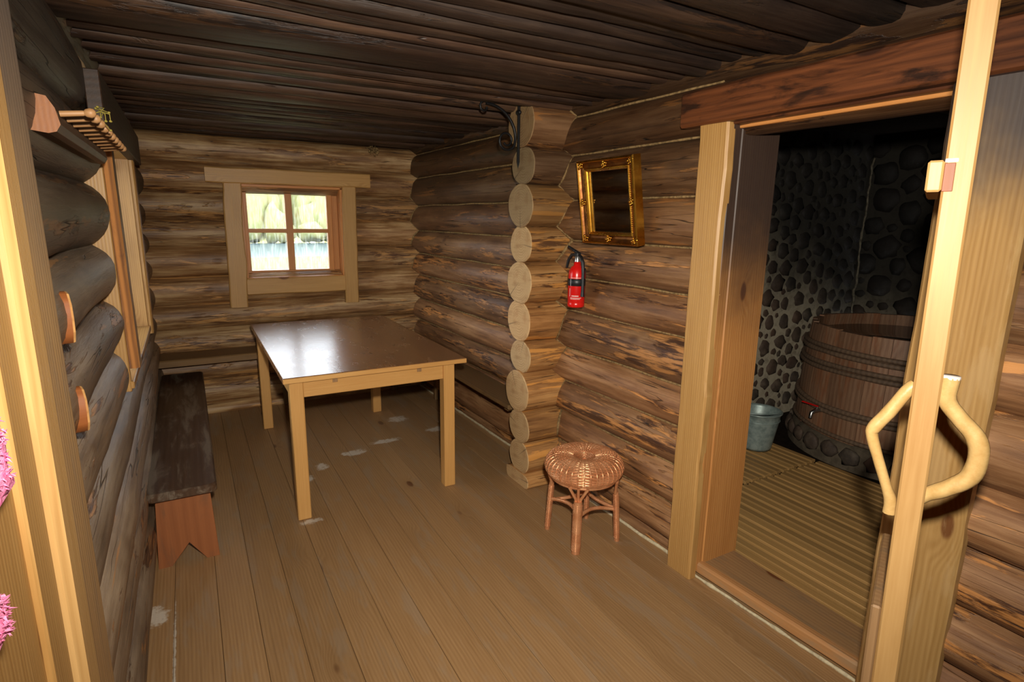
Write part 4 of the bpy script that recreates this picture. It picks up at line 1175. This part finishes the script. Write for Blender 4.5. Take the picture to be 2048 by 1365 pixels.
# ------------------------------------------------------------------ pink towel by the entrance frame
def towel(name, label, pts_y, ztop, zbot, x, seed):
    o = empty(name, (x, sum(pts_y) / 2, zbot)); tag(o, label, 'towel', 'pink towels at the entrance')
    y0, y1 = pts_y
    m = MB(); nu, nv = 26, 22; vs = []
    rr = random.Random(seed)
    for sgn in (0, 1):
        for j in range(nv + 1):
            for i in range(nu + 1):
                u, v = i / nu, j / nv
                tp_ = .25 + .75 * min(1, v / .55) ** .8; y = (y0 + y1) / 2 + (y1 - y0) * (u - .5) * tp_; z = ztop + (zbot - ztop) * v
                fold = .010 * math.sin(u * 14 + seed) + .005 * math.sin(u * 29 + v * 3)
                edge = math.sqrt(max(0, 1 - (2 * u - 1) ** 6)) * math.sqrt(max(0, 1 - (2 * v - 1) ** 10))
                yy = y + (.010 * mnoise.noise(Vector((v * 6, seed, 1))) if u > .5 else 0)
                vs.append((x + (.016 if sgn else -.012) * edge + fold * .6, yy, z))
    W = (nu + 1); fs = []
    for sgn in (0, 1):
        b = sgn * W * (nv + 1)
        for j in range(nv):
            for i in range(nu):
                q = (b + j * W + i, b + j * W + i + 1, b + (j + 1) * W + i + 1, b + (j + 1) * W + i)
                fs.append(q if not sgn else q[::-1])
    m.add(vs, fs, True)
    cl = m.build('cloth', M['pink'], o)
    pm = MB()
    for k in range(900):
        u, v = rr.random(), rr.random() * .93
        i, j = int(u * nu), int(v * nv)
        p = Vector(vs[W * (nv + 1) + j * W + i]); p.y += rr.uniform(-.5, .5) * (y1 - y0) / nu; p.z += rr.uniform(-.5, .5) * (ztop - zbot) / nv
        d = Vector((rr.uniform(.2, 1), rr.uniform(-.8, .8), rr.uniform(-.8, .6))).normalized() * rr.uniform(.004, .008)
        s1 = d.orthogonal().normalized() * .0016; s2 = d.cross(s1).normalized() * .0016
        pm.add([p + s1, p - s1 * .5 + s2, p - s1 * .5 - s2, p + d], [(0, 1, 3), (1, 2, 3), (2, 0, 3)])
    tag(pm.build('terry_loops', M['pink'], cl), kind='stuff')
    board('hem', (x + .006, y0 + .01, zbot + .004), (x + .006, y1 - .006, zbot + .004), (0, 0, 1), .016, .022, M['pink'], cl, .005)
    MB().tube([(-.214, (y0 + y1) / 2, ztop + .012), (x + .02, (y0 + y1) / 2, ztop + .008), (x + .032, (y0 + y1) / 2, ztop + .026)], .005, 8).build('hook', M['iron'], o)
towel('pink_towel', 'upper pink terry towel peeking in at the left edge', (.50, .772), 1.40, 1.262, -.203, 3)
towel('pink_towel', 'lower pink terry towel peeking in at the left edge', (.42, .676), 1.232, 1.150, -.203, 8)

# ------------------------------------------------------------------ outdoors
gm, nt, bs = newmat('meadow'); g = NT(nt)
(xyz, pos) = g.posz()
n1 = g.noise(pos, 1.2, 6, .7)
g.put(bs.inputs['Base Color'], g.ramp(n1, [(.3, lin(72, 80, 44)), (.7, lin(104, 104, 62))])); bs.inputs['Roughness'].default_value = .9
m = MB(); n = 24; vs = []; fs = []
for j in range(n + 1):
    for i in range(n + 1):
        x, y = -.6 + 45 * i / n, 5.3 + 26 * (j / n) ** 1.5
        vs.append((x, y, -.5 + .08 * mnoise.noise(Vector((x * .3, y * .3, 0)))))
for j in range(n):
    for i in range(n): fs.append((j * (n + 1) + i, j * (n + 1) + i + 1, (j + 1) * (n + 1) + i + 1, (j + 1) * (n + 1) + i))
m.add(vs, fs, True)
gr = m.build('meadow_ground', gm); tag(gr, 'yellow-green meadow outside the far window', 'ground', None, 'stuff')
m = MB(); m.box((-20.5, 15, -.55), (39, 40, .1), .01)
gr2 = m.build('meadow_ground', gm); tag(gr2, 'meadow outside the left window', 'ground', None, 'stuff')
wmn, nt, bs = newmat('pond'); g = NT(nt); bs.inputs['Base Color'].default_value = lin(70, 86, 92); bs.inputs['Roughness'].default_value = .3; bs.inputs['Specular IOR Level'].default_value = .12
(xyz, pos) = g.posz(); g.put(bs.inputs['Normal'], g.bump(g.noise(g.mapping(pos, (1, 3, 1)), 2, 3), .08, .05))
m = MB(); m.add([(-50, 31, -.52), (60, 31, -.52), (60, 48, -.52), (-50, 48, -.52)], [(0, 1, 2, 3)])
pn = m.build('pond_water', wmn); tag(pn, 'strip of pale pond water seen through the far window', 'water', None, 'stuff')
fmn, nt, bs = newmat('pale_foliage'); g = NT(nt); (xyz, pos) = g.posz()
g.put(bs.inputs['Base Color'], g.ramp(g.noise(pos, .9, 5, .7), [(.3, lin(108, 116, 74)), (.5, lin(146, 146, 98)), (.7, lin(140, 126, 88))])); bs.inputs['Roughness'].default_value = .9
m = MB()
for k in range(420):
    x = rnd.uniform(-14, 26); y = rnd.uniform(47, 54); hgt = rnd.uniform(1.0, 5.5) if k % 3 else rnd.uniform(.6, 2)
    m.ico((x, y, -.4 + hgt * .5), 1, (rnd.uniform(.5, 1.3), rnd.uniform(.5, 1), hgt * .55), k, .5)
tr_ = m.build('far_bank_trees', fmn); tag(tr_, 'pale green bushes and trees on the far bank of the pond', 'trees', None, 'stuff')
